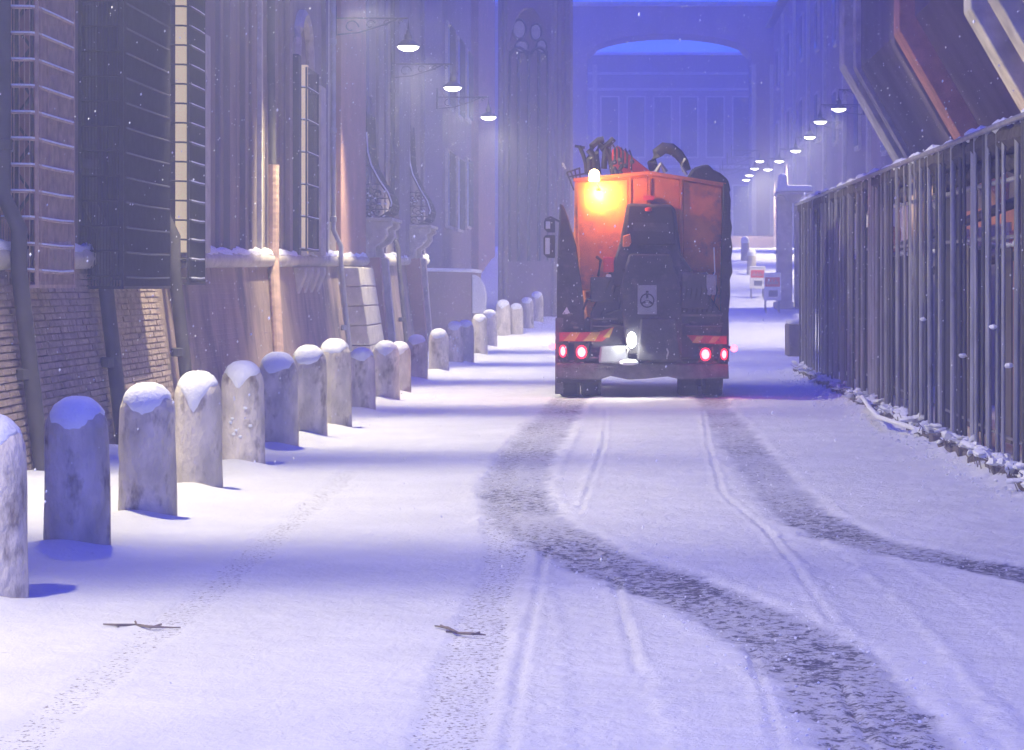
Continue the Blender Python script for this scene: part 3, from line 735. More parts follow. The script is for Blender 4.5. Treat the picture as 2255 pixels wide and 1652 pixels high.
for px in (1102, 1112, 1220, 1232, 1248):
    g = MB(); x = X(px, CY); g.tube([(x, CY - 0.02, zb0 - 0.2), (x, CY - 0.02, 17)], 0.07, 8); obj('shaft_moulding', g, M['plaster'], Cb)

# ------------------------------------------------------------------ gateway arch over the street and the block behind it
G = thing('gateway', (2, 120, gz(118)), 'broad arched gateway spanning the far end of the street', 'gateway')
GY = 120.0; xl, xr = X(1292, GY), X(1655, GY); zs, za, ztop = Z(122, GY), Z(74, GY), Z(14, GY)
ar = [(xl, zs)]
for q in range(1, 16):
    t_ = q / 16; ar.append((xl + (xr - xl) * t_, zs + (za - zs) * min(1, sin(pi * t_) ** 0.42)))
ar.append((xr, zs))
mb = MB()
for (p, q_) in zip(ar[:-1], ar[1:]): mb.prism_y([(p[0], p[1]), (q_[0], q_[1]), (q_[0], ztop), (p[0], ztop)], GY, GY + 3)
mb.box(-12, xl, GY, GY + 3, 2, ztop); mb.box(xr, 17, GY, GY + 3, 2, ztop)
obj('wall', mb, M['farplaster'], G)
mb = MB(); mb.box(-12, 17, GY - 0.25, GY + 3.2, ztop, ztop + 0.22); obj('parapet', mb, M['stone'], G)
for px in (1310, 1660, 1700): 
    mb = MB(); x = X(px, GY); mb.box(x - 0.12, x + 0.12, GY - 0.2, GY, 3, zs - 0.5); obj('pilaster_strip', mb, M['stone'], G)
T = thing('far_block', (2, 142, 4), 'long hazy block with rows of windows seen through the gateway arch', 'building')
TY = 140.0
mb = MB(); mb.box(-16, 22, TY, TY + 8, 2, Z(122, TY)); obj('wall', mb, M['farplaster'], T)
mb = MB(); mb.box(-16.3, 22.3, TY - 0.5, TY + 8.3, Z(122, TY), Z(117, TY)); obj('eaves', mb, M['snow'], T)
for py in (165, 200, 370): mb = MB(); mb.box(-16, 22, TY - 0.15, TY, Z(py, TY), Z(py - 6, TY)); obj('string_course', mb, M['stone'], T)
for r, py in enumerate((215, 410)):
    for q in range(6):
        x = X(1325 + q * 58, TY); z1, z0 = Z(py, TY), Z(py + (130 if r == 0 else 110), TY)
        w = MB(); w.box(x - 0.1, x + 1.1, TY - 0.1, TY, z0 - 0.1, z1 + 0.1); wo = obj('window', w, M['stone'], T); ORG[wo] = ORG[T]
        w = MB(); w.box(x, x + 1.0, TY - 0.12, TY - 0.1, z0, z1); obj('pane', w, M['glass'], wo)
mb = MB(); mb.box(-10, 14, 118, 119, 2.5, 4.2); 
tag(obj('garden_wall', mb, M['farplaster']), 'low plain wall closing the far end of the snowy street', 'wall')

# ------------------------------------------------------------------ right side: jettied house behind the fence, further houses
D = thing('jettied_house', (6, 30, 0), 'dark house with an overhanging upper storey on slanted coloured ribs above the fence', 'building')
xu, zk, xlw, zlw = 3.95, 5.35, 5.25, 3.10
mb = MB(); mb.prism_y([(xu, 15), (xu, zk), (xlw, zlw), (xlw, -0.3), (12, -0.3), (12, 15)], 6, 39.6); obj('wall', mb, M['darkplaster'], D)
mb = MB(); mb.prism_y([(3.2, 14.9), (12.4, 14.9), (12.4, 15.15), (3.2, 15.15)], 5.7, 39.9); obj('eaves', mb, M['darkwood'], D)
def rib(Ya, w, th, zkk, mm, lab, n=1):
    dx, dz = 1.0, -1.73; L = math.hypot(dx, dz); nx, nz = -dz / L, dx / L
    for q in range(n):
        mb = MB(); Y = Ya + q * (w + 0.03)
        xa = xu - th
        mb.prism_y([(xa, 15 - 0.15), (xa, zkk), (xa + 1.45, zkk - 1.45 * 1.73), (xa + 1.45 + 0.42, zkk - 1.45 * 1.73), (xu + 0.3, zkk + 0.25), (xu + 0.3, 14.85)], Y, Y + w)
        obj('rib', mb, M[mm], D, bevel=0.02, label=lab)
rib(39.62, 0.9, 0.24, 5.47, 'greyrib', 'pale grey rib at the end')
rib(39.0, 0.4, 0.10, 5.35, 'greyrib', None)
rib(31.6, 0.7, 0.22, 5.15, 'redplaster', 'brick red rib')
rib(33.4, 0.4, 0.08, 5.15, 'darkplaster', None)
rib(24.6, 0.5, 0.28, 4.6, 'greyrib', 'broad beige rib, nearest')
rib(23.6, 0.5, 0.22, 4.7, 'greyrib', None)
rib(22.6, 0.5, 0.16, 4.8, 'greyrib', None)
# lower wall bands behind the fence
mb = MB(); mb.box(5.19, 5.25, 24, 37, 1.5, 2.75); obj('painted_band', mb, M['orangeplaster'], D)
for q in range(9):
    mb = MB(); Y = 24.4 + q * 1.4; mb.box(5.13, 5.188, Y, Y + 1.0, 0.9, 2.35); obj('door_panel', mb, M['orangeplaster'] if q < 5 else M['stone'], D, bevel=0.02)

sl = thing('added_lamp', (4.55, 25.5, 2.75), 'small warm lamp added behind the fence to light the orange panels', 'lamp')  # unseen lamp, put in to give the orange light behind the fence
mb = MB(); mb.lathe([(0.07, 0.0), (0.09, 0.03), (0.09, 0.10), (0.03, 0.13)], (4.55, 25.5, 2.78), 14); obj('housing', mb, M['iron'], sl, smooth=True)
mb = MB(); mb.lathe([(0.02, -0.05), (0.06, -0.02), (0.065, 0.0)], (4.55, 25.5, 2.78), 14); obj('diffuser', mb, M['beacon'], sl, smooth=True)
for dy_ in (0.0,):
    ld = bpy.data.lights.new('added_light', 'POINT'); ld.energy = 32; ld.color = (1.0, 0.62, 0.36); ld.shadow_soft_size = 0.08
    lo = bpy.data.objects.new('added_light', ld); COL.objects.link(lo); lo.parent = sl; lo.location = (-0.35, -1.0, -0.18)
E = thing('far_row', (9, 70, 0), 'dark hazy house row behind the climbing line of street lamps', 'building')
mb = MB(); mb.box(7.4, 13, 43, 118, -0.2, 15); obj('wall', mb, M['farplaster'], E)
for q in range(9):
    Y = 46 + q * 8.0
    mb = MB(); mb.box(7.28, 7.4, Y, Y + 0.5, 0, 14.8); obj('pilaster', mb, M['stone'], E)
    for (z0, z1) in ((5.2, 7.2), (8.8, 10.8)):
        w = MB(); w.box(7.3, 7.4, Y + 3, Y + 4.4, z0 + gz(Y) * 0.8, z1 + gz(Y) * 0.8); wo = obj('window', w, M['stone'], E); ORG[wo] = ORG[E]
        w = MB(); w.box(7.27, 7.3, Y + 3.12, Y + 4.28, z0 + 0.12 + gz(Y) * 0.8, z1 - 0.12 + gz(Y) * 0.8); obj('pane', w, M['glass'], wo)
mb = MB(); mb.box(7.0, 13.3, 42.7, 118.3, 15, 15.2); obj('eaves', mb, M['darkwood'], E)

# lit doorway with cornice
PY = 69.0; t = thing('porch', (X(1735, PY), PY, gz(PY)), 'brightly lit pale porch with a snowy projecting cornice beside the fence end', 'porch')
g0 = gz(PY) - 0.2
mb = MB(); mb.box(X(1711, PY), X(1745, PY), PY, PY + 0.5, g0, Z(432, PY)); obj('pillar', mb, M['stone'], t, bevel=0.03)
mb = MB(); mb.box(X(1708, PY), X(1748, PY), PY - 0.06, PY + 0.56, Z(560, PY), Z(556, PY)); obj('moulding', mb, M['stone'], t)
mb = MB(); mb.box(X(1705, PY), X(1748, PY), PY - 0.05, PY + 0.55, g0, Z(665, PY)); obj('plinth', mb, M['stone'], t, bevel=0.02)
mb = MB(); mb.box(X(1752, PY), X(1830, PY), PY + 0.1, PY + 0.6, g0, Z(445, PY)); obj('wall', mb, M['plaster'], t)
mb = MB(); mb.prism_y([(X(1724, PY), Z(430, PY)), (X(1768, PY), Z(430, PY)), (X(1752, PY), Z(447, PY)), (X(1735, PY), Z(447, PY))], PY - 0.35, PY + 0.3); obj('bracket', mb, M['stone'], t)
mb = MB(); mb.box(X(1707, PY), X(1788, PY), PY - 0.5, PY + 0.7, Z(430, PY), Z(424, PY)); obj('cornice', mb, M['stone'], t)
mb = MB(); mb.prism_y([(X(1708, PY), Z(423, PY)), (X(1787, PY), Z(423, PY)), (X(1787, PY), Z(410, PY)), (X(1732, PY), Z(409, PY)), (X(1730, PY), Z(385, PY)), (X(1717, PY), Z(383, PY)), (X(1714, PY), Z(412, PY))], PY - 0.48, PY + 0.6); obj('snow_on_cornice', mb, M['snow'], t, bevel=0.05)
# snow heap and planter beside the fence end
mb = MB(); mb.box(X(1736, 52), X(1765, 52), 52, 53.2, -0.1, 0.72); pt = obj('planter', mb, M['concrete'], bevel=0.03); tag(pt, 'low stone trough with a snow cap at the far end of the fence', 'planter')
ORG[pt] = tuple(pt.location)
mb = MB(); mb.box(X(1736, 52) + 0.02, X(1765, 52) - 0.02, 52.02, 53.18, 0.72, 0.84); obj('snow_cap', mb, M['snow'], pt, bevel=0.05)

# ------------------------------------------------------------------ notice boards
def notice(px, Y, w, h, base, label):
    x = X(px, Y); t = thing('notice_board', (x, Y, base), label, 'notice board', 'notice boards standing in the snow')
    legh = h * 0.32
    for s in (-1, 1):
        mb = MB(); mb.tube([(x + s * w * 0.38, Y, base - 0.05), (x + s * w * 0.38, Y + 0.05, base + h)], 0.022, 6); obj('leg', mb, M['palegrey'], t)
        mb = MB(); mb.tube([(x + s * w * 0.38, Y + 0.5, base - 0.05), (x + s * w * 0.38, Y + 0.08, base + h * 0.9)], 0.022, 6); obj('leg', mb, M['palegrey'], t)
    mb = MB(); mb.box(x - w / 2, x + w / 2, Y - 0.03, Y, base + legh, base + h); p = obj('panel', mb, M['white'], t); ORG[p] = ORG[t]
    mb = MB(); mb.box(x - w * 0.42, x + w * 0.42, Y - 0.036, Y - 0.031, base + h * 0.68, base + h * 0.92); obj('red_print', mb, M['signred'], p)
    mb = MB(); mb.box(x - w * 0.22, x + w * 0.30, Y - 0.036, Y - 0.031, base + h * 0.42, base + h * 0.58); obj('dark_print', mb, M['signblue'], p)
    mb = MB()
    for q in range(7):
        xx = x - w * 0.34 + q * w * 0.098
        mb.box(xx, xx + w * 0.06, Y - 0.041, Y - 0.037, base + h * 0.74, base + h * (0.80 + 0.06 * (q % 2)))
    obj('print_marks', mb, M['palegrey'], p)
    mb = MB(); mb.box(x - w / 2, x + w / 2, Y - 0.05, Y + 0.05, base + h + 0.001, base + h + 0.05); obj('snow_cap', mb, M['snow'], t, bevel=0.02)
notice(1701, 68, 0.52, 1.15, gz(68), 'nearer white notice board with a red block and a dark block')
notice(1668, 72, 0.50, 0.98, gz(72), 'farther white notice board, half covered by the one before it')

# ------------------------------------------------------------------ fence
FX = 3.12
Fn = thing('site_fence', (FX, 30, 0), 'tall building site fence of galvanised tubes with snow lumps at its foot', 'fence')
def ftop(Y): return 2.98 + (Y - 17.8) * 0.008
pm = MB(); pm.tube([(0, 0, 0), (0, 0, 1)], 0.018, 8); pme = pm.mesh('tube', M['galv'], True)
pm = MB(); pm.tube([(0, 0, 0), (0, 0, 1)], 0.028, 8); pme2 = pm.mesh('post', M['galv'], True)
pm = MB(); pm.tube([(0, 0, 0), (0, 0, 1)], 0.017, 8); pme3 = pm.mesh('tube_dark', M['pipe'], True)
Y = 15.2; q = 0; postY = []
while Y < 42.3:
    big = q % 3 == 0
    lean = random.uniform(-0.006, 0.006)
    inst('post' if big else 'tube', pme2 if big else (pme3 if random.random() < 0.55 else pme), (FX + random.uniform(-0.012, 0.012), Y, 0.0 if not big else -0.02), Fn, (lean, lean * 0.6, 0), (1, 1, ftop(Y) - random.uniform(0.0, 0.05)))
    postY.append(Y)
    Y += random.choice((0.10, 0.24, 0.34, 0.45, 0.62)) * (1.0 if Y < 30 else 1.1); q += 1
for (zz, r, dx) in ((2.92, 0.028, -0.03), (2.46, 0.022, 0.05), (1.98, 0.018, 0.05), (0.30, 0.014, 0.04)):
    mb = MB(); mb.tube([(FX + dx, 15.0, zz), (FX + dx, 42.4, zz + 0.2)], r, 8); obj('rail', mb, M['galv'], Fn, smooth=True)
# rolled netting along the top, with snow on it
mb = MB(); YY_ = np.linspace(15, 42.4, 240)
mb.tube([(FX + 0.10 + random.uniform(-0.015, 0.015), y, ftop(y) - 0.14 + random.uniform(-0.02, 0.02)) for y in YY_], [0.12 + random.uniform(-0.03, 0.03) for _ in YY_], 9); obj('rolled_netting', mb, M['net'], Fn)
mb = MB(); mb.tube([(FX + 0.12 + random.uniform(-0.015, 0.015), y, ftop(y) - 0.36 + random.uniform(-0.03, 0.03)) for y in YY_], [0.07 + random.uniform(-0.02, 0.025) for _ in YY_], 8); obj('rolled_netting', mb, M['net'], Fn)
mb = MB(); YY2 = np.linspace(15, 42.4, 420)
mb.tube([(FX + 0.05 + random.uniform(-0.02, 0.02), y, ftop(y) - 0.035 + random.uniform(-0.015, 0.015)) for y in YY2], [max(0.014, 0.042 + 0.022 * sin(y * 4.3) + random.uniform(-0.024, 0.024)) for y in YY2], 7); obj('snow_on_top', mb, M['snow'], Fn, smooth=True)
# boards behind the tubes
Y = 15.4
while Y < 41.5:
    w = random.uniform(0.30, 0.62); mb = MB(); h = 1.94 + (0.06 if int(Y * 1.7) % 5 == 0 else 0) + 0.004 * (Y - 16)
    xo = FX + 0.42 + random.uniform(0, 0.10)
    if not (26.8 < Y < 28.6):
        mb.box(xo, xo + 0.02, Y, Y + w - 0.015, 0.12, h); obj('board', mb, M['board'], Fn)
    Y += w
mb = MB(); YY3 = np.linspace(15.4, 41.3, 220)
mb.tube([(FX + 0.46, y, 1.97 + 0.004 * (y - 16) + random.uniform(-0.01, 0.012)) for y in YY3], [0.02 + random.uniform(-0.01, 0.012) for _ in YY3], 6); obj('snow_on_boards', mb, M['snow'], Fn)
# dark tarpaulin
for (Ya, Yb, za, zb) in ((21.9, 23.9, 0.15, 2.5), (30.2, 31.5, 0.2, 2.4)):
    mb = MB(); n = 16; vs = []
    for q in range(n + 1):
        for z in (za, (za + zb) / 2, zb): vs.append((FX + 0.10 + 0.02 * (q % 2) + random.uniform(0, 0.01), Ya + (Yb - Ya) * q / n, z))
    mb.add(vs, [(q * 3 + r_, q * 3 + 3 + r_, q * 3 + 4 + r_, q * 3 + 1 + r_) for q in range(n) for r_ in (0, 1)])
    o = obj('tarpaulin', mb, M['tarp_blue'], Fn); s_ = o.modifiers.new('thick', 'SOLIDIFY'); s_.thickness = 0.004
# foot: weights and snow lumps
Y = 15.3; q = 0
while Y < 42:
    mb = MB(); w = random.uniform(0.28, 0.5); hh = random.uniform(0.07, 0.13)
    mb.box(FX - 0.10 - random.uniform(0, 0.04), FX + 0.14, Y, Y + w - 0.04, -0.03, hh); obj('foot_block', mb, M['concrete'], Fn, bevel=0.015)
    Y += w + random.uniform(0.0, 0.1)
lm = []
for s in range(5):
    b_ = MB(); rr = random.Random(s)
    for q in range(5): b_.blob((rr.uniform(-.05, .05), rr.uniform(-.08, .08), rr.uniform(0, .05)), rr.uniform(.025, .05), rr.uniform(.03, .06), rr.uniform(.012, .035), 0.38, 8, 5, seed=s * 9 + q)
    lm.append(b_.mesh('snow_lump', M['snow'], True))
for q in range(95):
    Y = 15.5 + 26.5 * (q / 95) ** 1.15 + random.uniform(-0.08, 0.08)
    inst('snow_lump', random.choice(lm), (FX - 0.08 + random.uniform(-0.05, 0.1), Y, 0.12 + random.uniform(-0.02, 0.05)), Fn, (random.uniform(-.4, .4), random.uniform(-.4, .4), random.uniform(0, 6)), (random.uniform(.7, 1.5), random.uniform(.7, 1.6), random.uniform(.5, 1.2)))
mb = MB()
for q in range(160):
    Y = 15.5 + 26 * random.random() ** 1.3; x = FX - 0.10 + random.uniform(-0.06, 0.06); z = 0.10
    mb.tube([(x, Y, 0.03), (x + random.uniform(-.05, .03), Y + random.uniform(-.08, .08), z + random.uniform(0, .07)), (x + random.uniform(-.12, .03), Y + random.uniform(-.14, .14), z + random.uniform(0, .10))], [0.006, 0.005, 0.003], 4)
obj('twigs', mb, M['bark'], Fn, kind='stuff')
for q in range(26):
    Y = 16.0 + 25 * (q / 26) + random.uniform(-0.15, 0.15)
    inst('tube', pme, (FX + random.uniform(0.22, 0.34), Y, 0.0), Fn, (random.uniform(-.02, .02), 0, 0), (0.7, 0.7, random.uniform(2.0, 2.9)))
for q in range(26):
    Y = 17.5 + q * 0.9; mb = MB(); mb.box(4.85, 4.89, Y, Y + 0.86, 0.0, 2.42 - (0.12 if q % 4 == 0 else 0)); obj('inner_panel', mb, M['orangeplaster'] if q < 13 else M['stone'], D, bevel=0.01)
for q, (yy) in enumerate((18.6, 19.4, 21.2, 24.0)):   # snow on the couplers
    for zz in (0.95 + 0.3 * (q % 2),):
        mb = MB(); mb.blob((FX - 0.03, yy, zz), 0.04, 0.035, 0.022, 0.2, seed=q); obj('snow_lump', mb, M['snow'], Fn)
# white notices fixed to the fence
for (Ya, Yb, za, zb, lab) in ((24.2, 25.3, Z(665, 25), Z(562, 25), 'tall white notice strip tied to the fence boards'), (17.85, 18.4, Z(650, 18), Z(585, 18), 'white notice on the fence cut off by the picture edge')):
    mb = MB(); mb.box(FX + 0.085, FX + 0.095, Ya, Yb, za, zb); n_ = obj('notice', mb, M['white']); tag(n_, lab, 'notice'); ORG[n_] = tuple(n_.location)
    mb = MB()
    for q in range(3): mb.box(FX + 0.081, FX + 0.084, Ya + 0.06, Yb - 0.06, za + 0.05 + q * 0.05, za + 0.065 + q * 0.05)
    obj('print_lines', mb, M['signblue'], n_)
# props leaning behind the fence
for (p0, p1, r, mm, lab) in (((3.9, 17.0, 2.62), (3.7, 38, 1.95), 0.06, 'iron', 'long dark pole sloping behind the fence tubes'),
                              ((4.3, 16.0, 2.1), (3.6, 29, 1.75), 0.05, 'iron', 'second dark pole sloping lower behind the fence'),):
    mb = MB(); mb.tube([p0, p1], r, 8); tag(obj('pole', mb, M[mm], smooth=True), lab, 'pole')
mb = MB(); mb.blob((3.36, X(1935, 1) and 29.2, 2.26), 0.10, 0.16, 0.11, 0.3, 10, 7, 3); mb.blob((3.36, 29.25, 2.12), 0.07, 0.10, 0.10, 0.3, 10, 7, 4); tag(obj('cloth_bundle', mb, M['redplaster'], smooth=True), 'dark red cloth bundle tied to the pole behind the fence', 'cloth')
# snowy bent hose at the foot
P_ = [gnd(*p) for p in ((1900, 905), (1915, 925), (1935, 945), (1965, 952), (2005, 960), (2035, 968))]
mb = MB(); mb.tube([(x - 0.05, y - 0.4, 0.20 - 0.02 * q) for q, (x, y) in enumerate(P_)], 0.026, 8); hs = obj('hose', mb, M['snow'], smooth=True); tag(hs, 'thin snow coated hose lying bent along the foot of the fence', 'hose')

# ------------------------------------------------------------------ street lamps
def build_lamp():
    """a dish lamp below a scrolled wall bracket; the origin is the middle of its glowing disc"""
    t = thing('street_lamp', (0, 0, 0), '', 'street lamp')
    mb = MB(); mb.lathe([(0.215, 0.0), (0.225, 0.01), (0.20, 0.05), (0.11, 0.11), (0.075, 0.13), (0.07, 0.22), (0.04, 0.25), (0.02, 0.34)], (0, 0, 0), 24); obj('shade', mb, M['lampshade'], t, smooth=True)
    mb = MB(); mb.lathe([(0.03, -0.085), (0.10, -0.075), (0.17, -0.04), (0.20, -0.001)], (0, 0, 0), 24); obj('diffuser', mb, M['bulb'], t, smooth=True)
    mb = MB(); mb.tube([(0, 0, 0.33), (0, 0, 0.52), (-1.35, 0, 0.52)], 0.018, 6)
    mb.tube([(-1.34, 0, 0.2), (-1.34, 0, 0.75)], 0.03, 6); br = obj('bracket', mb, M['iron'], t)
    ORG[br] = (0, 0, 0)
    for (cx, cz, r, a0, a1) in ((-1.05, 0.36, 0.14, 0, 5.2), (-0.70, 0.40, 0.10, 0.4, 5.6), (-0.40, 0.43, 0.07, 0.4, 5.6), (-0.15, 0.45, 0.05, 0, 5)):
        mb = MB(); mb.tube([(cx + r * (1 - 0.12 * a) * cos(a), 0, cz + r * (1 - 0.12 * a) * sin(a)) for a in np.linspace(a0, a1, 14)], 0.013, 5); obj('scroll', mb, M['iron'], br)
    mb = MB(); mb.tube([(-1.30, 0, 0.22), (-0.9, 0, 0.26), (-0.45, 0, 0.40), (-0.2, 0, 0.51)], 0.014, 5); obj('scroll', mb, M['iron'], br)
    ld = bpy.data.lights.new('lamp_light', 'SPOT'); ld.energy = LAMP_POWER; ld.color = LAMP_COLOR; ld.spot_size = radians(140); ld.spot_blend = 0.5; ld.shadow_soft_size = 0.10
    lo = bpy.data.objects.new('lamp_light', ld); COL.objects.link(lo); lo.parent = t; lo.location = (0, 0, -0.19); lo.rotation_euler = (0, radians(-26), 0); lo.scale = (1.0, 0.32, 1.0)   # a street lantern: wide across the street, narrow along it
    return t
lamp0 = build_lamp()
def lamp(x, Y, z, flip, label, group, first=False, power=1.0, along=None):
    l = lamp0 if first else copy_tree(lamp0)
    l.location = (x, Y, z); l['label'] = label; l['group'] = group
    if flip: l.rotation_euler = (0, 0, pi)
    for c in l.children:
        if c.type == 'LIGHT' and along: c.scale = (1.0, along, 1.0)
        if c.type == 'LIGHT' and power != 1.0:
            c.data = c.data.copy(); c.data.energy = LAMP_POWER * power
    return l
GL = 'street lamps on wall brackets, left row'; GR = 'street lamps up the right side'
left = [(899, 103, 'largest lit street lamp, on a scrolled bracket above the kneeling windows'), (997, 193, 'second lit street lamp of the left row, beside a pale round wall patch'), (1076, 258, 'third lit street lamp of the left row, before the church window')]
for q, (px, py, lab) in enumerate(left):
    Y = 4.4 * F / (VY - py); lamp(X(px, Y), Y, 6.0, False, lab, GL, first=(q == 0))
for q, Y in enumerate((33.4, 24.9, 17.1, 8.9, 0.6, -7.7)):
    lamp(-4.1, Y, 6.0, False, 'street lamp of the left row standing above and before the picture, out of view', GL)
right = [(1847, 240, 62, 'highest and nearest lit lamp of the right row, beside the slanted grey rib'), (1806, 268, 70, 'second lit lamp of the right row below the highest one'),
         (1783, 302, 79, 'third lit lamp of the right row, above the porch cornice'), (1752, 332, 88, 'fourth lit lamp of the right row'),
         (1716, 355, 97, 'fifth lit lamp of the right row, level with a fainter one beside it'), (1691, 373, 106, 'sixth and lowest lit lamp of the right row')]
for q, (px, py, Y, lab) in enumerate(right): lamp(X(px, Y), Y, Z(py, Y), True, lab, GR, power=0.8, along=0.45)
far = [(1673, 355, 108, 'topmost of the four tightly stepped far lamps'), (1662, 371, 111, 'second from the top of the four tightly stepped far lamps'),
       (1650, 386, 114, 'third from the top of the four tightly stepped far lamps'), (1643, 396, 117, 'lowest of the four tightly stepped far lamps')]
for q, (px, py, Y, lab) in enumerate(far): lamp(X(px, Y), Y, Z(py, Y), False, lab, 'far stepped street lamps', power=0.8, along=0.45)

# ------------------------------------------------------------------ gritting truck
TY = 32.6; TK = F / TY
def tx(px): return (px - VX) * TY / F
def tz(py): return CH - (py - VY) * TY / F
Tr = thing('truck', (0.17, 36, 0), 'orange gritting truck seen from behind with lit tail lights and a glowing amber beacon', 'truck')
def poly(name, pts, y0, y1, m, parent=Tr, bevel=0.0, label=None):
    mb = MB(); mb.prism_y([(tx(a), tz(b)) for a, b in pts], y0, y1); return obj(name, mb, m, parent, bevel=bevel, label=label)
Yr = TY
# hopper, made of slightly stepped panels
hop = poly('hopper', [(1264, 396), (1330, 388), (1388, 384), (1430, 380), (1470, 384), (1520, 394), (1598, 408), (1598, 700), (1290, 700), (1283, 640), (1262, 520)], Yr + 0.35, Yr + 3.0, M['orange'], bevel=0.03)
ORG[hop] = ORG[Tr]
for (a, b, t0, t1) in ((1268, 1383, 400, 392), (1392, 1427, 391, 386), (1434, 1498, 386, 394), (1505, 1592, 396, 412)):
    mb = MB(); mb.prism_y([(tx(a), tz(t0)), (tx(b), tz(t1)), (tx(b), tz(640)), (tx(a + (8 if a == 1268 else 0)), tz(640))], Yr + 0.30, Yr + 0.349); obj('hopper_panel', mb, M['orange'], hop, bevel=0.015)
for px in (1387, 1430, 1501):
    mb = MB(); mb.box(tx(px) - 0.02, tx(px) + 0.02, Yr + 0.24, Yr + 0.30, tz(560), tz(392)); obj('rib', mb, M['orange'], hop, bevel=0.008)
poly('rim', [(1262, 398), (1388, 386), (1430, 382), (1520, 396), (1600, 410), (1600, 402), (1520, 389), (1430, 375), (1388, 379), (1262, 391)], Yr + 0.22, Yr + 0.36, M['orange'], hop)
mb = MB(); mb.box(tx(1417), tx(1441), Yr + 0.16, Yr + 0.24, tz(440), tz(430)); obj('latch', mb, M['redpaint'], hop)
# central spreader tower
sp = poly('spreader_tower', [(1380, 448), (1478, 450), (1488, 462), (1500, 560), (1590, 690), (1590, 790), (1300, 790), (1300, 690), (1350, 580), (1366, 530)], Yr + 0.02, Yr + 0.32, M['dirty'], bevel=0.03)
ORG[sp] = ORG[Tr]
poly('tower_hood', [(1384, 452), (1476, 454), (1484, 470), (1490, 540), (1376, 540)], Yr - 0.06, Yr + 0.018, M['black'], sp, bevel=0.02)
poly('hood_label', [(1396, 490), (1472, 492), (1472, 511), (1394, 509)], Yr - 0.068, Yr - 0.0605, M['dirty'], sp)
mb = MB(); mb.lathe([(0.02, -0.03), (0.05, -0.02), (0.05, 0.02), (0.02, 0.03)], (tx(1428), Yr - 0.09, tz(462)), 12); obj('eyelet', mb, M['redpaint'], sp)
poly('chute', [(1385, 560), (1475, 560), (1500, 640), (1500, 780), (1380, 780), (1365, 640)], Yr - 0.14, Yr + 0.018, M['dirty'], sp, bevel=0.03)
poly('orange_bracket', [(1372, 520), (1388, 515), (1391, 535), (1386, 543), (1371, 545)], Yr - 0.12, Yr - 0.02, M['orange'], sp, bevel=0.015)
pl_ = poly('plate', [(1404, 628), (1446, 628), (1446, 692), (1404, 692)], Yr - 0.17, Yr - 0.145, M['palegrey'], Tr, bevel=0.005); ORG[pl_] = ORG[Tr]
mb = MB(); c_ = (tx(1425), Yr - 0.176, tz(662)); mb.tube([(c_[0] + 0.095 * cos(a), c_[1], c_[2] + 0.095 * sin(a)) for a in np.linspace(0, 2 * pi, 25)], 0.010, 5, cap=False); obj('emblem_ring', mb, M['iron'], pl_)
mb = MB()
mb.lathe([(0.005, -0.004), (0.035, -0.003), (0.035, 0.003), (0.005, 0.004)], c_, 12)
for a in (pi / 2, pi / 2 + 2.09, pi / 2 + 4.19): mb.tube([(c_[0] + 0.03 * cos(a), c_[1], c_[2] + 0.03 * sin(a)), (c_[0] + 0.085 * cos(a), c_[1], c_[2] + 0.085 * sin(a))], 0.016, 5)
mb.tube([(c_[0], c_[1], c_[2] + 0.10), (c_[0], c_[1], c_[2] + 0.14)], 0.02, 5)
obj('emblem', mb, M['iron'], pl_)
# hydraulic clutter left of the tower
mb = MB(); rr = random.Random(5)
for q in range(16):
    a = (tx(rr.uniform(1310, 1380)), Yr + rr.uniform(-0.05, 0.15), tz(rr.uniform(560, 720))); b = (a[0] + rr.uniform(-.2, .25), a[1] + rr.uniform(-.05, .1), a[2] + rr.uniform(-.35, .2))
    mid = ((a[0] + b[0]) / 2 + rr.uniform(-.1, .1), a[1] - 0.05, (a[2] + b[2]) / 2 + rr.uniform(-.1, .1)); mb.tube([a, mid, b], rr.uniform(0.012, 0.03), 6)
obj('hydraulic_hoses', mb, M['black'], Tr, smooth=True)
for q, (a, b, c, d, mm) in enumerate(((1328, 1352, 566, 600, 'redpaint'), (1334, 1346, 604, 612, 'white'), (1300, 1352, 610, 665, 'dirty'), (1500, 1560, 600, 680, 'dirty'), (1555, 1578, 605, 650, 'palegrey'))):
    poly('valve_box', [(a, c), (b, c), (b, d), (a, d)], Yr - 0.02 - 0.01 * q, Yr + 0.25, M[mm], Tr, bevel=0.02)
mb = MB(); mb.tube([(tx(1572), Yr - 0.02, tz(545)), (tx(1574), Yr - 0.02, tz(600)), (tx(1566), Yr - 0.05, tz(618))], 0.010, 6); obj('rod', mb, M['white'], Tr)
for q in range(6):
    mb = MB(); zz = tz(575 + q * 10); mb.box(tx(1392), tx(1462), Yr - 0.165, Yr - 0.14, zz - 0.012, zz + 0.012); obj('slat', mb, M['dirty'], sp)
for (a, b, c, d) in ((1306, 1360, 700, 704), (1306, 1360, 716, 720), (1500, 1590, 692, 697), (1510, 1590, 716, 720), (1296, 1380, 786, 790)):
    poly('flange', [(a, c), (b, c), (b, d), (a, d)], Yr - 0.05, Yr + 0.02, M['slush'], Tr, bevel=0.006)
mb = MB(); rr = random.Random(77)
for q in range(60):
    a = rr.choice((1305, 1385, 1470, 1495, 1585, 1240)) + rr.uniform(-3, 3); b = rr.uniform(600, 790)
    mb.lathe([(0.004, -0.0), (0.012, 0.0), (0.012, 0.012), (0.004, 0.014)], (tx(a), Yr - 0.03 if a < 1380 or a > 1490 else Yr - 0.15, tz(b)), 6)
obj('bolts', mb, M['slush'], Tr, kind='stuff')
mb = MB()
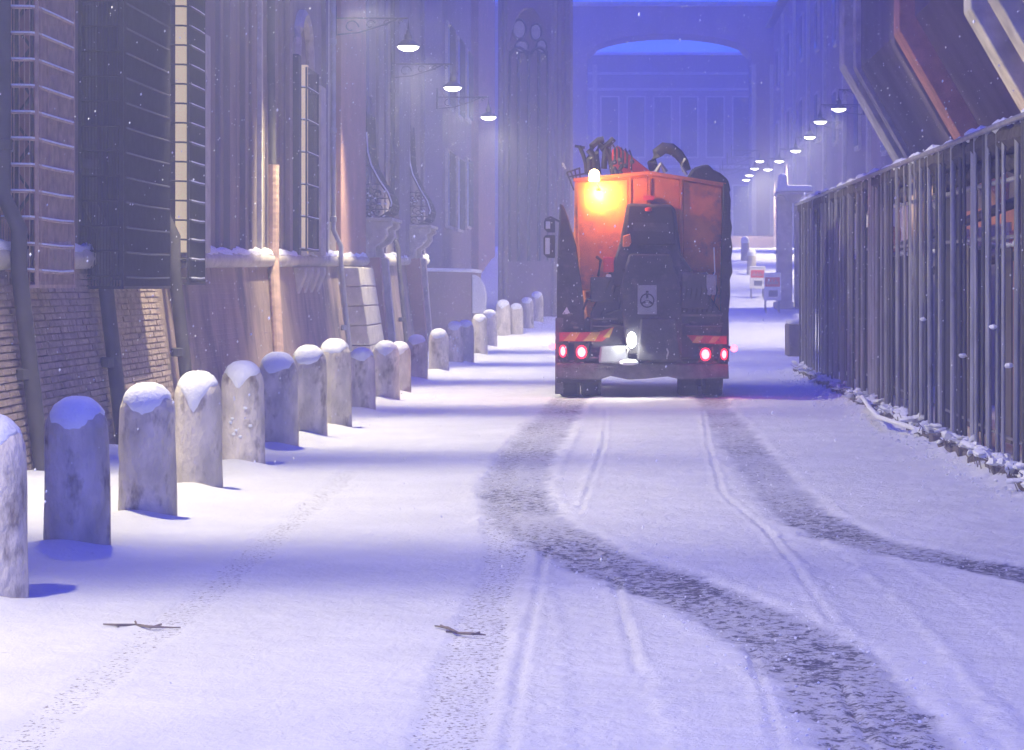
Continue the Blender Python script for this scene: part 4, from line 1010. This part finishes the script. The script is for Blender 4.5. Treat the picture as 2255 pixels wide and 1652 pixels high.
for q in range(70):
    a, b = rr.uniform(1235, 1595), rr.choice((rr.uniform(690, 800), rr.uniform(795, 812)))
    mb.blob((tx(a), Yr - 0.07 if b > 793 else Yr + 0.0, tz(b)), rr.uniform(0.015, 0.06), 0.02, rr.uniform(0.008, 0.02), 0.3, 7, 4, q)
obj('caked_snow', mb, M['slush'], Tr, kind='stuff')
for q in range(7):
    a = 1505 + q * 11; mb = MB(); mb.tube([(tx(a), Yr - 0.01, tz(600 + 8 * (q % 3))), (tx(a + 8), Yr - 0.05, tz(640)), (tx(a - 4), Yr - 0.02, tz(688))], 0.014, 6); obj('cable', mb, M['black'], Tr, smooth=True)
# side guards
poly('side_guard', [(1232, 448), (1240, 452), (1250, 478), (1268, 540), (1284, 660), (1290, 760), (1226, 760), (1226, 600)], Yr + 0.05, Yr + 0.30, M['dirty'], Tr, bevel=0.02)
poly('mudflap', [(1223, 700), (1240, 700), (1240, 868), (1222, 868)], Yr + 0.02, Yr + 0.07, M['slush'], Tr, bevel=0.01)
mb = MB(); sil = [(1594, 402), (1604, 408), (1610, 440), (1609, 480), (1613, 500), (1610, 520), (1614, 545), (1611, 570), (1614, 600), (1608, 615), (1609, 650), (1605, 690), (1606, 740), (1604, 800), (1606, 835), (1585, 835), (1588, 640), (1590, 520)]
mb.prism_y([(tx(a), tz(b)) for a, b in sil], Yr + 0.1, Yr + 2.9); obj('side_cover', mb, M['black'], Tr, bevel=0.015)
poly('lower_body', [(1226, 760), (1290, 700), (1600, 700), (1604, 800), (1226, 800)], Yr + 0.14, Yr + 3.0, M['dirty'], Tr, bevel=0.02)
# bumper with caked slush
poly('bumper', [(1226, 800), (1604, 802), (1604, 832), (1500, 836), (1470, 829), (1420, 834), (1385, 836), (1345, 828), (1320, 836), (1226, 834)], Yr - 0.06, Yr + 0.24, M['slush'], Tr, bevel=0.02)
# reflector triangle
poly('reflector_triangle', [(1238, 692), (1256, 692), (1248, 676)], Yr + 0.03, Yr + 0.045, M['white'], Tr)
# chevron boards
cb_ = poly('chevron_board', [(1232, 732), (1318, 731), (1352, 720), (1346, 736), (1326, 752), (1232, 752)], Yr - 0.02, Yr + 0.02, M['redstripe'], Tr); ORG[cb_] = ORG[Tr]
for a in (1246, 1290, 1334):
    w_ = 20
    top, bot = (732, 751) if a < 1330 else (723, 743)
    poly('yellow_stripe', [(a + 12, top), (min(a + 12 + w_, 1350), top), (min(a + w_, 1342), bot), (a - 6 if a > 1240 else a, bot)], Yr - 0.026, Yr - 0.021, M['yellow'], cb_)
cb_ = poly('chevron_board', [(1512, 738), (1600, 740), (1600, 758), (1528, 756)], Yr - 0.02, Yr + 0.02, M['redstripe'], Tr); ORG[cb_] = ORG[Tr]
for a in (1524, 1560): poly('yellow_stripe', [(a + 10, 741), (a + 26, 741), (a + 14, 755), (a, 755)], Yr - 0.026, Yr - 0.021, M['yellow'], cb_)
# lights
for (px, py, w, h) in ((1240, 773, 13, 24), (1281, 775, 22, 26), (1553, 780, 22, 26), (1594, 780, 12, 22)):
    hs_ = poly('light_housing', [(px - w / 2 - 5, py - h / 2 - 5), (px + w / 2 + 5, py - h / 2 - 5), (px + w / 2 + 5, py + h / 2 + 5), (px - w / 2 - 5, py + h / 2 + 5)], Yr - 0.08, Yr + 0.12, M['black'], Tr, bevel=0.01); ORG[hs_] = ORG[Tr]
    poly('tail_light', [(px + (w / 2 + 2) * cos(a) * (1.0 if abs(cos(a)) < .8 else .95), py + (h / 2 + 2) * sin(a)) for a in np.linspace(0, 2 * pi, 15)[:-1]], Yr - 0.105, Yr - 0.081, M['taillight'], hs_, bevel=0.008)
    poly('bulb', [(px + w * 0.40 * cos(a), py + h * 0.42 * sin(a)) for a in np.linspace(0, 2 * pi, 13)[:-1]], Yr - 0.115, Yr - 0.106, M['hotred'], hs_, bevel=0.004)
for (px, py) in ((1216, 763), (1617, 768)):
    s = 1 if px > 1400 else -1
    mb = MB(); mb.tube([(tx(px) - s * 0.02, Yr + 0.1, tz(py)), (tx(px) - s * 0.16, Yr + 0.15, tz(py) + 0.05)], 0.02, 6); mk = obj('marker_arm', mb, M['black'], Tr); ORG[mk] = ORG[Tr]
    mb = MB(); mb.blob((tx(px), Yr + 0.08, tz(py)), 0.05, 0.05, 0.05, 0, 10, 8); obj('marker_light', mb, M['marker'], mk, smooth=True)
mb = MB(); mb.blob((tx(1391), Yr - 0.22, tz(748)), 0.065, 0.05, 0.115, 0, 12, 8); wl_ = obj('work_light', mb, M['worklight'], Tr, smooth=True)
ld = bpy.data.lights.new('work_lamp', 'SPOT'); ld.energy = 22; ld.color = (0.95, 1.0, 0.8); ld.spot_size = radians(150); ld.shadow_soft_size = 0.06
lo = bpy.data.objects.new('work_lamp', ld); COL.objects.link(lo); lo.parent = Tr; lo.location = (tx(1391) - 0.17, Yr - 0.32 - 36, tz(752)); lo.rotation_euler = (radians(15), radians(20), 0)
mb = MB(); mb.blob((tx(1384), Yr - 0.13, tz(797)), 0.15, 0.08, 0.045, 0.12, 12, 6, 2); obj('snow_on_bumper', mb, M['snow'], Tr, smooth=True)
poly('spinner_housing', [(1322, 762), (1380, 760), (1385, 800), (1318, 800)], Yr - 0.10, Yr + 0.13, M['palegrey'], Tr, bevel=0.03)
poly('spinner_housing', [(1410, 700), (1490, 700), (1500, 795), (1402, 795)], Yr - 0.20, Yr - 0.0, M['dirty'], Tr, bevel=0.03)
for px, ps in ((1380, 770), (1468, 775)):
    mb = MB(); mb.tube([(tx(px), Yr - 0.22, tz(ps - 8)), (tx(px) + 0.02, Yr - 0.24, tz(ps)), (tx(px), Yr - 0.22, tz(ps + 10))], 0.012, 6); obj('hook', mb, M['palepipe'], Tr)
for px, py in ((1240, 773), (1281, 775), (1553, 780), (1594, 780), (1216, 763), (1617, 768)):
    ld = bpy.data.lights.new('tail_glow', 'POINT'); ld.energy = 1.7; ld.color = (1.0, 0.03, 0.08); ld.shadow_soft_size = 0.04
    lo = bpy.data.objects.new('tail_glow', ld); COL.objects.link(lo); lo.parent = Tr; lo.location = (tx(px) - 0.17, Yr - 0.18 - 36, tz(py))
# wheels: twin rear tyres
def wheel(xc, w, Y, r=0.50):
    mb = MB(); seg = 28; prof = [(-w / 2, r * 0.62), (-w / 2, r * 0.93), (-w / 2 + 0.04, r), (w / 2 - 0.04, r), (w / 2, r * 0.93), (w / 2, r * 0.62)]
    vs = []
    for a_ in range(seg):
        a = 2 * pi * a_ / seg
        for (dx, rad) in prof:
            rd = rad + (0.012 if (a_ % 2 and rad == r) else 0)
            vs.append((xc + dx, Y + rd * cos(a), r - 0.02 + rd * sin(a)))
    n = len(prof)
    fs = [(i * n + j, i * n + j + 1, ((i + 1) % seg) * n + j + 1, ((i + 1) % seg) * n + j) for i in range(seg) for j in range(n - 1)]
    mb.add(vs, fs); t_ = obj('tyre', mb, M['black'], Tr); ORG[t_] = ORG[Tr]
    mb = MB(); vs = []
    for sgn in (-1, 1):
        for a_ in range(16): vs.append((xc + sgn * w * 0.35, Y + r * 0.63 * cos(2 * pi * a_ / 16), r - 0.02 + r * 0.63 * sin(2 * pi * a_ / 16)))
    mb.add(vs, [tuple(range(16)), tuple(range(31, 15, -1))] + [(i, 16 + i, 16 + (i + 1) % 16, (i + 1) % 16) for i in range(16)]); obj('rim', mb, M['dirty'], t_)
for xc in (tx(1252), tx(1300), tx(1517), tx(1572)): wheel(xc, 0.29, Yr + 0.75)
for xc in (tx(1262), tx(1560)): wheel(xc, 0.32, Yr + 4.0, 0.45)
mb = MB(); mb.box(tx(1330), tx(1345), Yr + 0.2, Yr + 4.8, 0.62, 0.85); mb.box(tx(1480), tx(1495), Yr + 0.2, Yr + 4.8, 0.62, 0.85); mb.tube([(tx(1300), Yr + 0.75, 0.48), (tx(1517), Yr + 0.75, 0.48)], 0.09, 10); mb.blob((tx(1410), Yr + 0.75, 0.50), 0.2, 0.2, 0.17, 0, 12, 8); obj('chassis', mb, M['dirty'], Tr)
poly('mudguard', [(1226, 836), (1322, 836), (1322, 843), (1226, 843)], Yr + 0.0, Yr + 1.4, M['black'], Tr)
# cab
cabp = [(1240, 500), (1590, 500), (1600, 560), (1600, 760), (1232, 760), (1232, 560)]
poly('cab', cabp, Yr + 3.1, Yr + 5.0, M['orange'], Tr, bevel=0.06)
poly('windscreen', [(1250, 520), (1580, 520), (1586, 610), (1246, 610)], Yr + 5.0, Yr + 5.04, M['glass'], Tr)
sc = (TY + 4.0) / TY
def mx(px): return (px - VX) * (TY + 4.0) / F
def mz(py): return CH - (py - VY) * (TY + 4.0) / F
# mirrors
mr_ = MB(); mr_.tube([(mx(1236), Yr + 4.1, mz(490)), (mx(1212), Yr + 4.0, mz(478)), (mx(1200), Yr + 4.0, mz(484))], 0.018, 6)
ar_ = obj('mirror_arm', mr_, M['black'], Tr); ORG[ar_] = ORG[Tr]
for (a, b, c, d) in ((1198, 1222, 482, 512), (1197, 1222, 518, 568)):
    mb = MB(); mb.prism_y([(mx(a), mz(c + 5)), (mx(a + 5), mz(c)), (mx(b), mz(c)), (mx(b), mz(d)), (mx(a + 8), mz(d)), (mx(a), mz(d - 8))], Yr + 3.96, Yr + 4.1); o = obj('mirror', mb, M['black'], Tr, bevel=0.01); ORG[o] = ORG[Tr]
    mb = MB(); mb.box(mx(a + 4), mx(a + 14), Yr + 3.94, Yr + 3.959, mz(d - 8), mz(c + 6)); obj('mirror_glass', mb, M['paleglass'], o)
# crane folded over the hopper
crY = Yr + 1.4
def cx_(px): return (px - VX) * crY / F
def cz_(py): return CH - (py - VY) * crY / F
mb = MB(); mb.prism_y([(cx_(1348), cz_(330)), (cx_(1362), cz_(322)), (cx_(1432), cz_(378)), (cx_(1432), cz_(396)), (cx_(1355), cz_(392)), (cx_(1346), cz_(352))], crY - 0.1, crY + 0.15); cr = obj('crane_boom', mb, M['redpaint'], Tr, bevel=0.02); ORG[cr] = ORG[Tr]
for (pts, r) in (([(1300, 385), (1298, 350), (1304, 322), (1318, 310), (1330, 308)], 0.05), ([(1318, 385), (1312, 340), (1322, 316), (1334, 325), (1330, 372)], 0.045), ([(1322, 330), (1340, 318), (1352, 306)], 0.045),
                 ([(1276, 322), (1284, 340), (1290, 360), (1292, 385)], 0.03), ([(1266, 322), (1288, 326)], 0.02), ([(1335, 330), (1345, 350), (1352, 385)], 0.05), ([(1296, 330), (1308, 345), (1312, 380)], 0.05)):
    mb = MB(); mb.tube([(cx_(a), crY - 0.05, cz_(b)) for a, b in pts], r, 8); obj('crane_link', mb, M['black'], cr, smooth=True)
for q in range(5):
    a = 1345 + q * 9; mb = MB(); mb.tube([(cx_(a), crY - 0.12, cz_(352 + q * 4)), (cx_(a - 1), crY - 0.14, cz_(326 + q * 3)), (cx_(a + 5), crY - 0.12, cz_(320 + q * 3)), (cx_(a + 10), crY - 0.1, cz_(330 + q * 4)), (cx_(a + 9), crY - 0.1, cz_(360 + q * 4))], 0.014, 6); obj('hydraulic_hose', mb, M['black'], cr, smooth=True)
mb = MB(); rr = random.Random(8)
for q in range(14): mb.blob((cx_(rr.uniform(1350, 1392)), crY - 0.16, cz_(rr.uniform(350, 386))), 0.035, 0.03, 0.035, 0.2, 8, 5, q)
obj('valve_block', mb, M['dirty'], cr, smooth=True)
mb = MB(); hoop = [(1440, 376), (1436, 358), (1446, 338), (1462, 326), (1478, 328), (1494, 340), (1506, 356), (1512, 376)]
mb.tube([(cx_(a), crY, cz_(b)) for a, b in hoop], [0.075, 0.08, 0.085, 0.09, 0.09, 0.08, 0.07, 0.07], 10); obj('hose_loop', mb, M['black'], Tr, smooth=True)
mb = MB(); mb.tube([(cx_(1512), crY - 0.1, cz_(386)), (cx_(1500), crY - 0.1, cz_(366)), (cx_(1508), crY - 0.1, cz_(350))], 0.025, 6); mb.tube([(cx_(1445), crY - 0.08, cz_(380)), (cx_(1455), crY - 0.08, cz_(362)), (cx_(1466), crY - 0.08, cz_(380))], 0.045, 6); obj('grab_claw', mb, M['palegrey'], Tr, smooth=True)
mb = MB(); mb.prism_y([(cx_(1512), cz_(392)), (cx_(1524), cz_(372)), (cx_(1545), cz_(366)), (cx_(1558), cz_(364)), (cx_(1570), cz_(376)), (cx_(1586), cz_(384)), (cx_(1602), cz_(398)), (cx_(1608), cz_(425)), (cx_(1560), cz_(415))], crY - 0.3, crY + 1.6); obj('folded_cover', mb, M['black'], Tr, bevel=0.04)
# railing and small lamp on the left top corner
for (p, q_) in (((1246, 376), (1276, 366)), ((1246, 376), (1262, 416)), ((1254, 372), (1262, 392)), ((1264, 370), (1268, 392)), ((1274, 367), (1276, 390)), ((1250, 386), (1290, 378))):
    mb = MB(); mb.tube([(tx(p[0]), Yr + 0.5, tz(p[1])), (tx(q_[0]), Yr + 0.5, tz(q_[1]))], 0.013, 6); obj('railing', mb, M['dirty'], Tr)
mb = MB(); mb.tube([(tx(1235), Yr + 0.8, tz(352)), (tx(1242), Yr + 0.8, tz(366))], 0.016, 6); obj('aerial', mb, M['white'], Tr)
# beacon and the amber work lamp that lights the hopper
bc = MB(); bc.lathe([(0.075, 0.0), (0.08, 0.03), (0.075, 0.11), (0.055, 0.15), (0.015, 0.17)], (tx(1308), Yr + 0.25, tz(397)), 14); bo = obj('beacon', bc, M['beacon'], Tr, smooth=True)
ld = bpy.data.lights.new('amber_lamp', 'SPOT'); ld.energy = 120; ld.color = (1.0, 0.42, 0.08); ld.shadow_soft_size = 0.05; ld.spot_size = radians(150); ld.spot_blend = 0.7
lo = bpy.data.objects.new('amber_lamp', ld); COL.objects.link(lo); lo.parent = Tr
lo.location = (tx(1318) - 0.17, Yr + 0.13 - 36, tz(424)); lo.rotation_euler = (radians(82), 0, radians(-8))
ld = bpy.data.lights.new('beacon_light', 'POINT'); ld.energy = 36; ld.color = (1.0, 0.45, 0.10); ld.shadow_soft_size = 0.08
lo = bpy.data.objects.new('beacon_light', ld); COL.objects.link(lo); lo.parent = Tr; lo.location = (tx(1345) - 0.17, Yr - 0.30 - 36, tz(400))
mb = MB(); mb.tube([(tx(1318), Yr - 0.02, tz(421)), (tx(1318), Yr - 0.02, tz(415))], 0.03, 8); mb.tube([(tx(1318), Yr - 0.02, tz(414)), (tx(1312), Yr + 0.3, tz(399))], 0.01, 5); obj('amber_lamp_housing', mb, M['orange'], Tr)

# ------------------------------------------------------------------ small things in the snow
def debris(pts, lab, r=0.007):
    P = [gnd(*p) for p in pts]; mb = MB(); mb.tube([(x, y, 0.012 + 0.008 * (k_ % 2)) for k_, (x, y) in enumerate(P)], [r * 0.5] + [r] * (len(P) - 2) + [r * 0.4], 6)
    for (x, y) in P[1:-1]: mb.tube([(x, y, 0.015), (x + random.uniform(-.06, .06), y + random.uniform(-.05, .05), 0.025)], 0.005, 4)
    tag(obj('twig', mb, M['bark']), lab, 'twig')
debris([(228, 1380), (262, 1386), (300, 1382), (330, 1390), (398, 1388)], 'dark twig half buried in snow near the bollards')
debris([(958, 1384), (985, 1392), (1008, 1400), (1040, 1405), (1070, 1404)], 'thin curved twig lying across the light tyre track')
cr_ = MB(); rr = random.Random(12)
EDGE = [(1262, 872), (1200, 950), (1138, 1050), (1135, 1100), (1260, 1203), (1470, 1288), (1700, 1385), (1855, 1505), (1990, 1680)]
EDGE2 = [(1600, 930), (1685, 1040), (1790, 1145), (2000, 1213), (2250, 1262)]
for E_, n_c, hw in ((EDGE, 350, 0.34), (EDGE2, 150, 0.27)):
    G_ = [gnd(*p) for p in E_]
    for q in range(n_c):
        i_ = rr.randrange(len(G_) - 1); t_ = rr.random(); x = G_[i_][0] * (1 - t_) + G_[i_ + 1][0] * t_; y = G_[i_][1] * (1 - t_) + G_[i_ + 1][1] * t_
        o_ = rr.choice((-1, 1)) * (hw + rr.gauss(0, 0.07)) if rr.random() < 0.6 else rr.uniform(-hw, hw)
        r = rr.uniform(0.002, 0.006)
        cr_.blob((x + o_, y + rr.uniform(-.1, .1), 0.0 + r * 0.5), r * 1.4, r * 1.4, r, 0.25, 5, 3, q)
for q in range(500):
    r = rr.uniform(0.004, 0.012); cr_.blob((2.95 - abs(rr.gauss(0, 0.25)), 15.5 + 27 * rr.random(), 0.05 + r * 0.3), r * 1.4, r * 1.4, r, 0.25, 5, 3, q)
for q in range(90):
    r = rr.uniform(0.002, 0.005); cr_.blob((rr.uniform(-3, 2.8), 8 + 16 * rr.random() ** 1.5, 0.005), r * 1.4, r * 1.4, r, 0.25, 5, 3, q)
obj('snow_crumbs', cr_, M['snow'], kind='stuff')
# weeds at a bollard foot
# falling snow: many flakes, nobody could count them
fl = MB(); r_ = np.random.default_rng(3)
n = 26000
vs = []; fs = []
yy = 9 + 62 * r_.random(n) ** 0.8; xx = (r_.random(n) - 0.5) * 11 - 0.5; zz = 0.1 + 9 * r_.random(n); rr_ = 0.0026 + 0.0042 * r_.random(n) ** 2
for a, b, c, r in zip(xx, yy, zz, rr_):
    if c > 6.5 and b < 25: continue
    o_ = len(vs); vs += [(a + r, b, c), (a - r, b, c), (a, b + r, c), (a, b - r, c), (a + 0.2 * r, b, c + 1.6 * r), (a - 0.2 * r, b, c - 1.6 * r)]
    for (i, j, k) in ((0, 2, 4), (2, 1, 4), (1, 3, 4), (3, 0, 4), (2, 0, 5), (1, 2, 5), (3, 1, 5), (0, 3, 5)): fs.append((o_ + i, o_ + j, o_ + k))
for (lx, ly) in ((-4.09, 41.8), (-3.95, 50.4), (-3.7, 59.3), (5.67, 62.0), (6.0, 70.0)):  # extra flakes in cones below the lamps stand in for light streaks
    for q in range(110):
        d_ = 0.35 + random.random() ** 0.7 * 2.4; a_ = random.uniform(0, 2 * pi); rad_ = d_ * random.uniform(0, 1.5) ** 0.8
        a, b, c, r = lx + rad_ * cos(a_), ly + 0.5 * rad_ * sin(a_), 5.75 - d_, random.uniform(0.004, 0.007)
        o_ = len(vs); vs += [(a + r, b, c), (a - r, b, c), (a, b + r, c), (a, b - r, c), (a, b, c + r), (a, b, c - r)]
        for (i, j, k) in ((0, 2, 4), (2, 1, 4), (1, 3, 4), (3, 0, 4), (2, 0, 5), (1, 2, 5), (3, 1, 5), (0, 3, 5)): fs.append((o_ + i, o_ + j, o_ + k))
fl.v = vs; fl.f = fs
o = obj('falling_snow', fl, M['snow'], kind='stuff')

# ------------------------------------------------------------------ haze
hz = MB(); hz.box(-40, 40, -30, 165, -1.2, 19.5)
m = bpy.data.materials.new('haze'); m.use_nodes = True; n_ = m.node_tree; n_.nodes.remove(n_.nodes["Principled BSDF"])
pv = n_.nodes.new("ShaderNodeVolumePrincipled"); pv.inputs["Color"].default_value = (0.68, 0.73, 1.0, 1); pv.inputs["Density"].default_value = HAZE_DENSITY; pv.inputs["Anisotropy"].default_value = 0.25
n_.links.new(pv.outputs[0], n_.nodes["Material Output"].inputs["Volume"])
obj('haze', hz, m, kind='stuff')
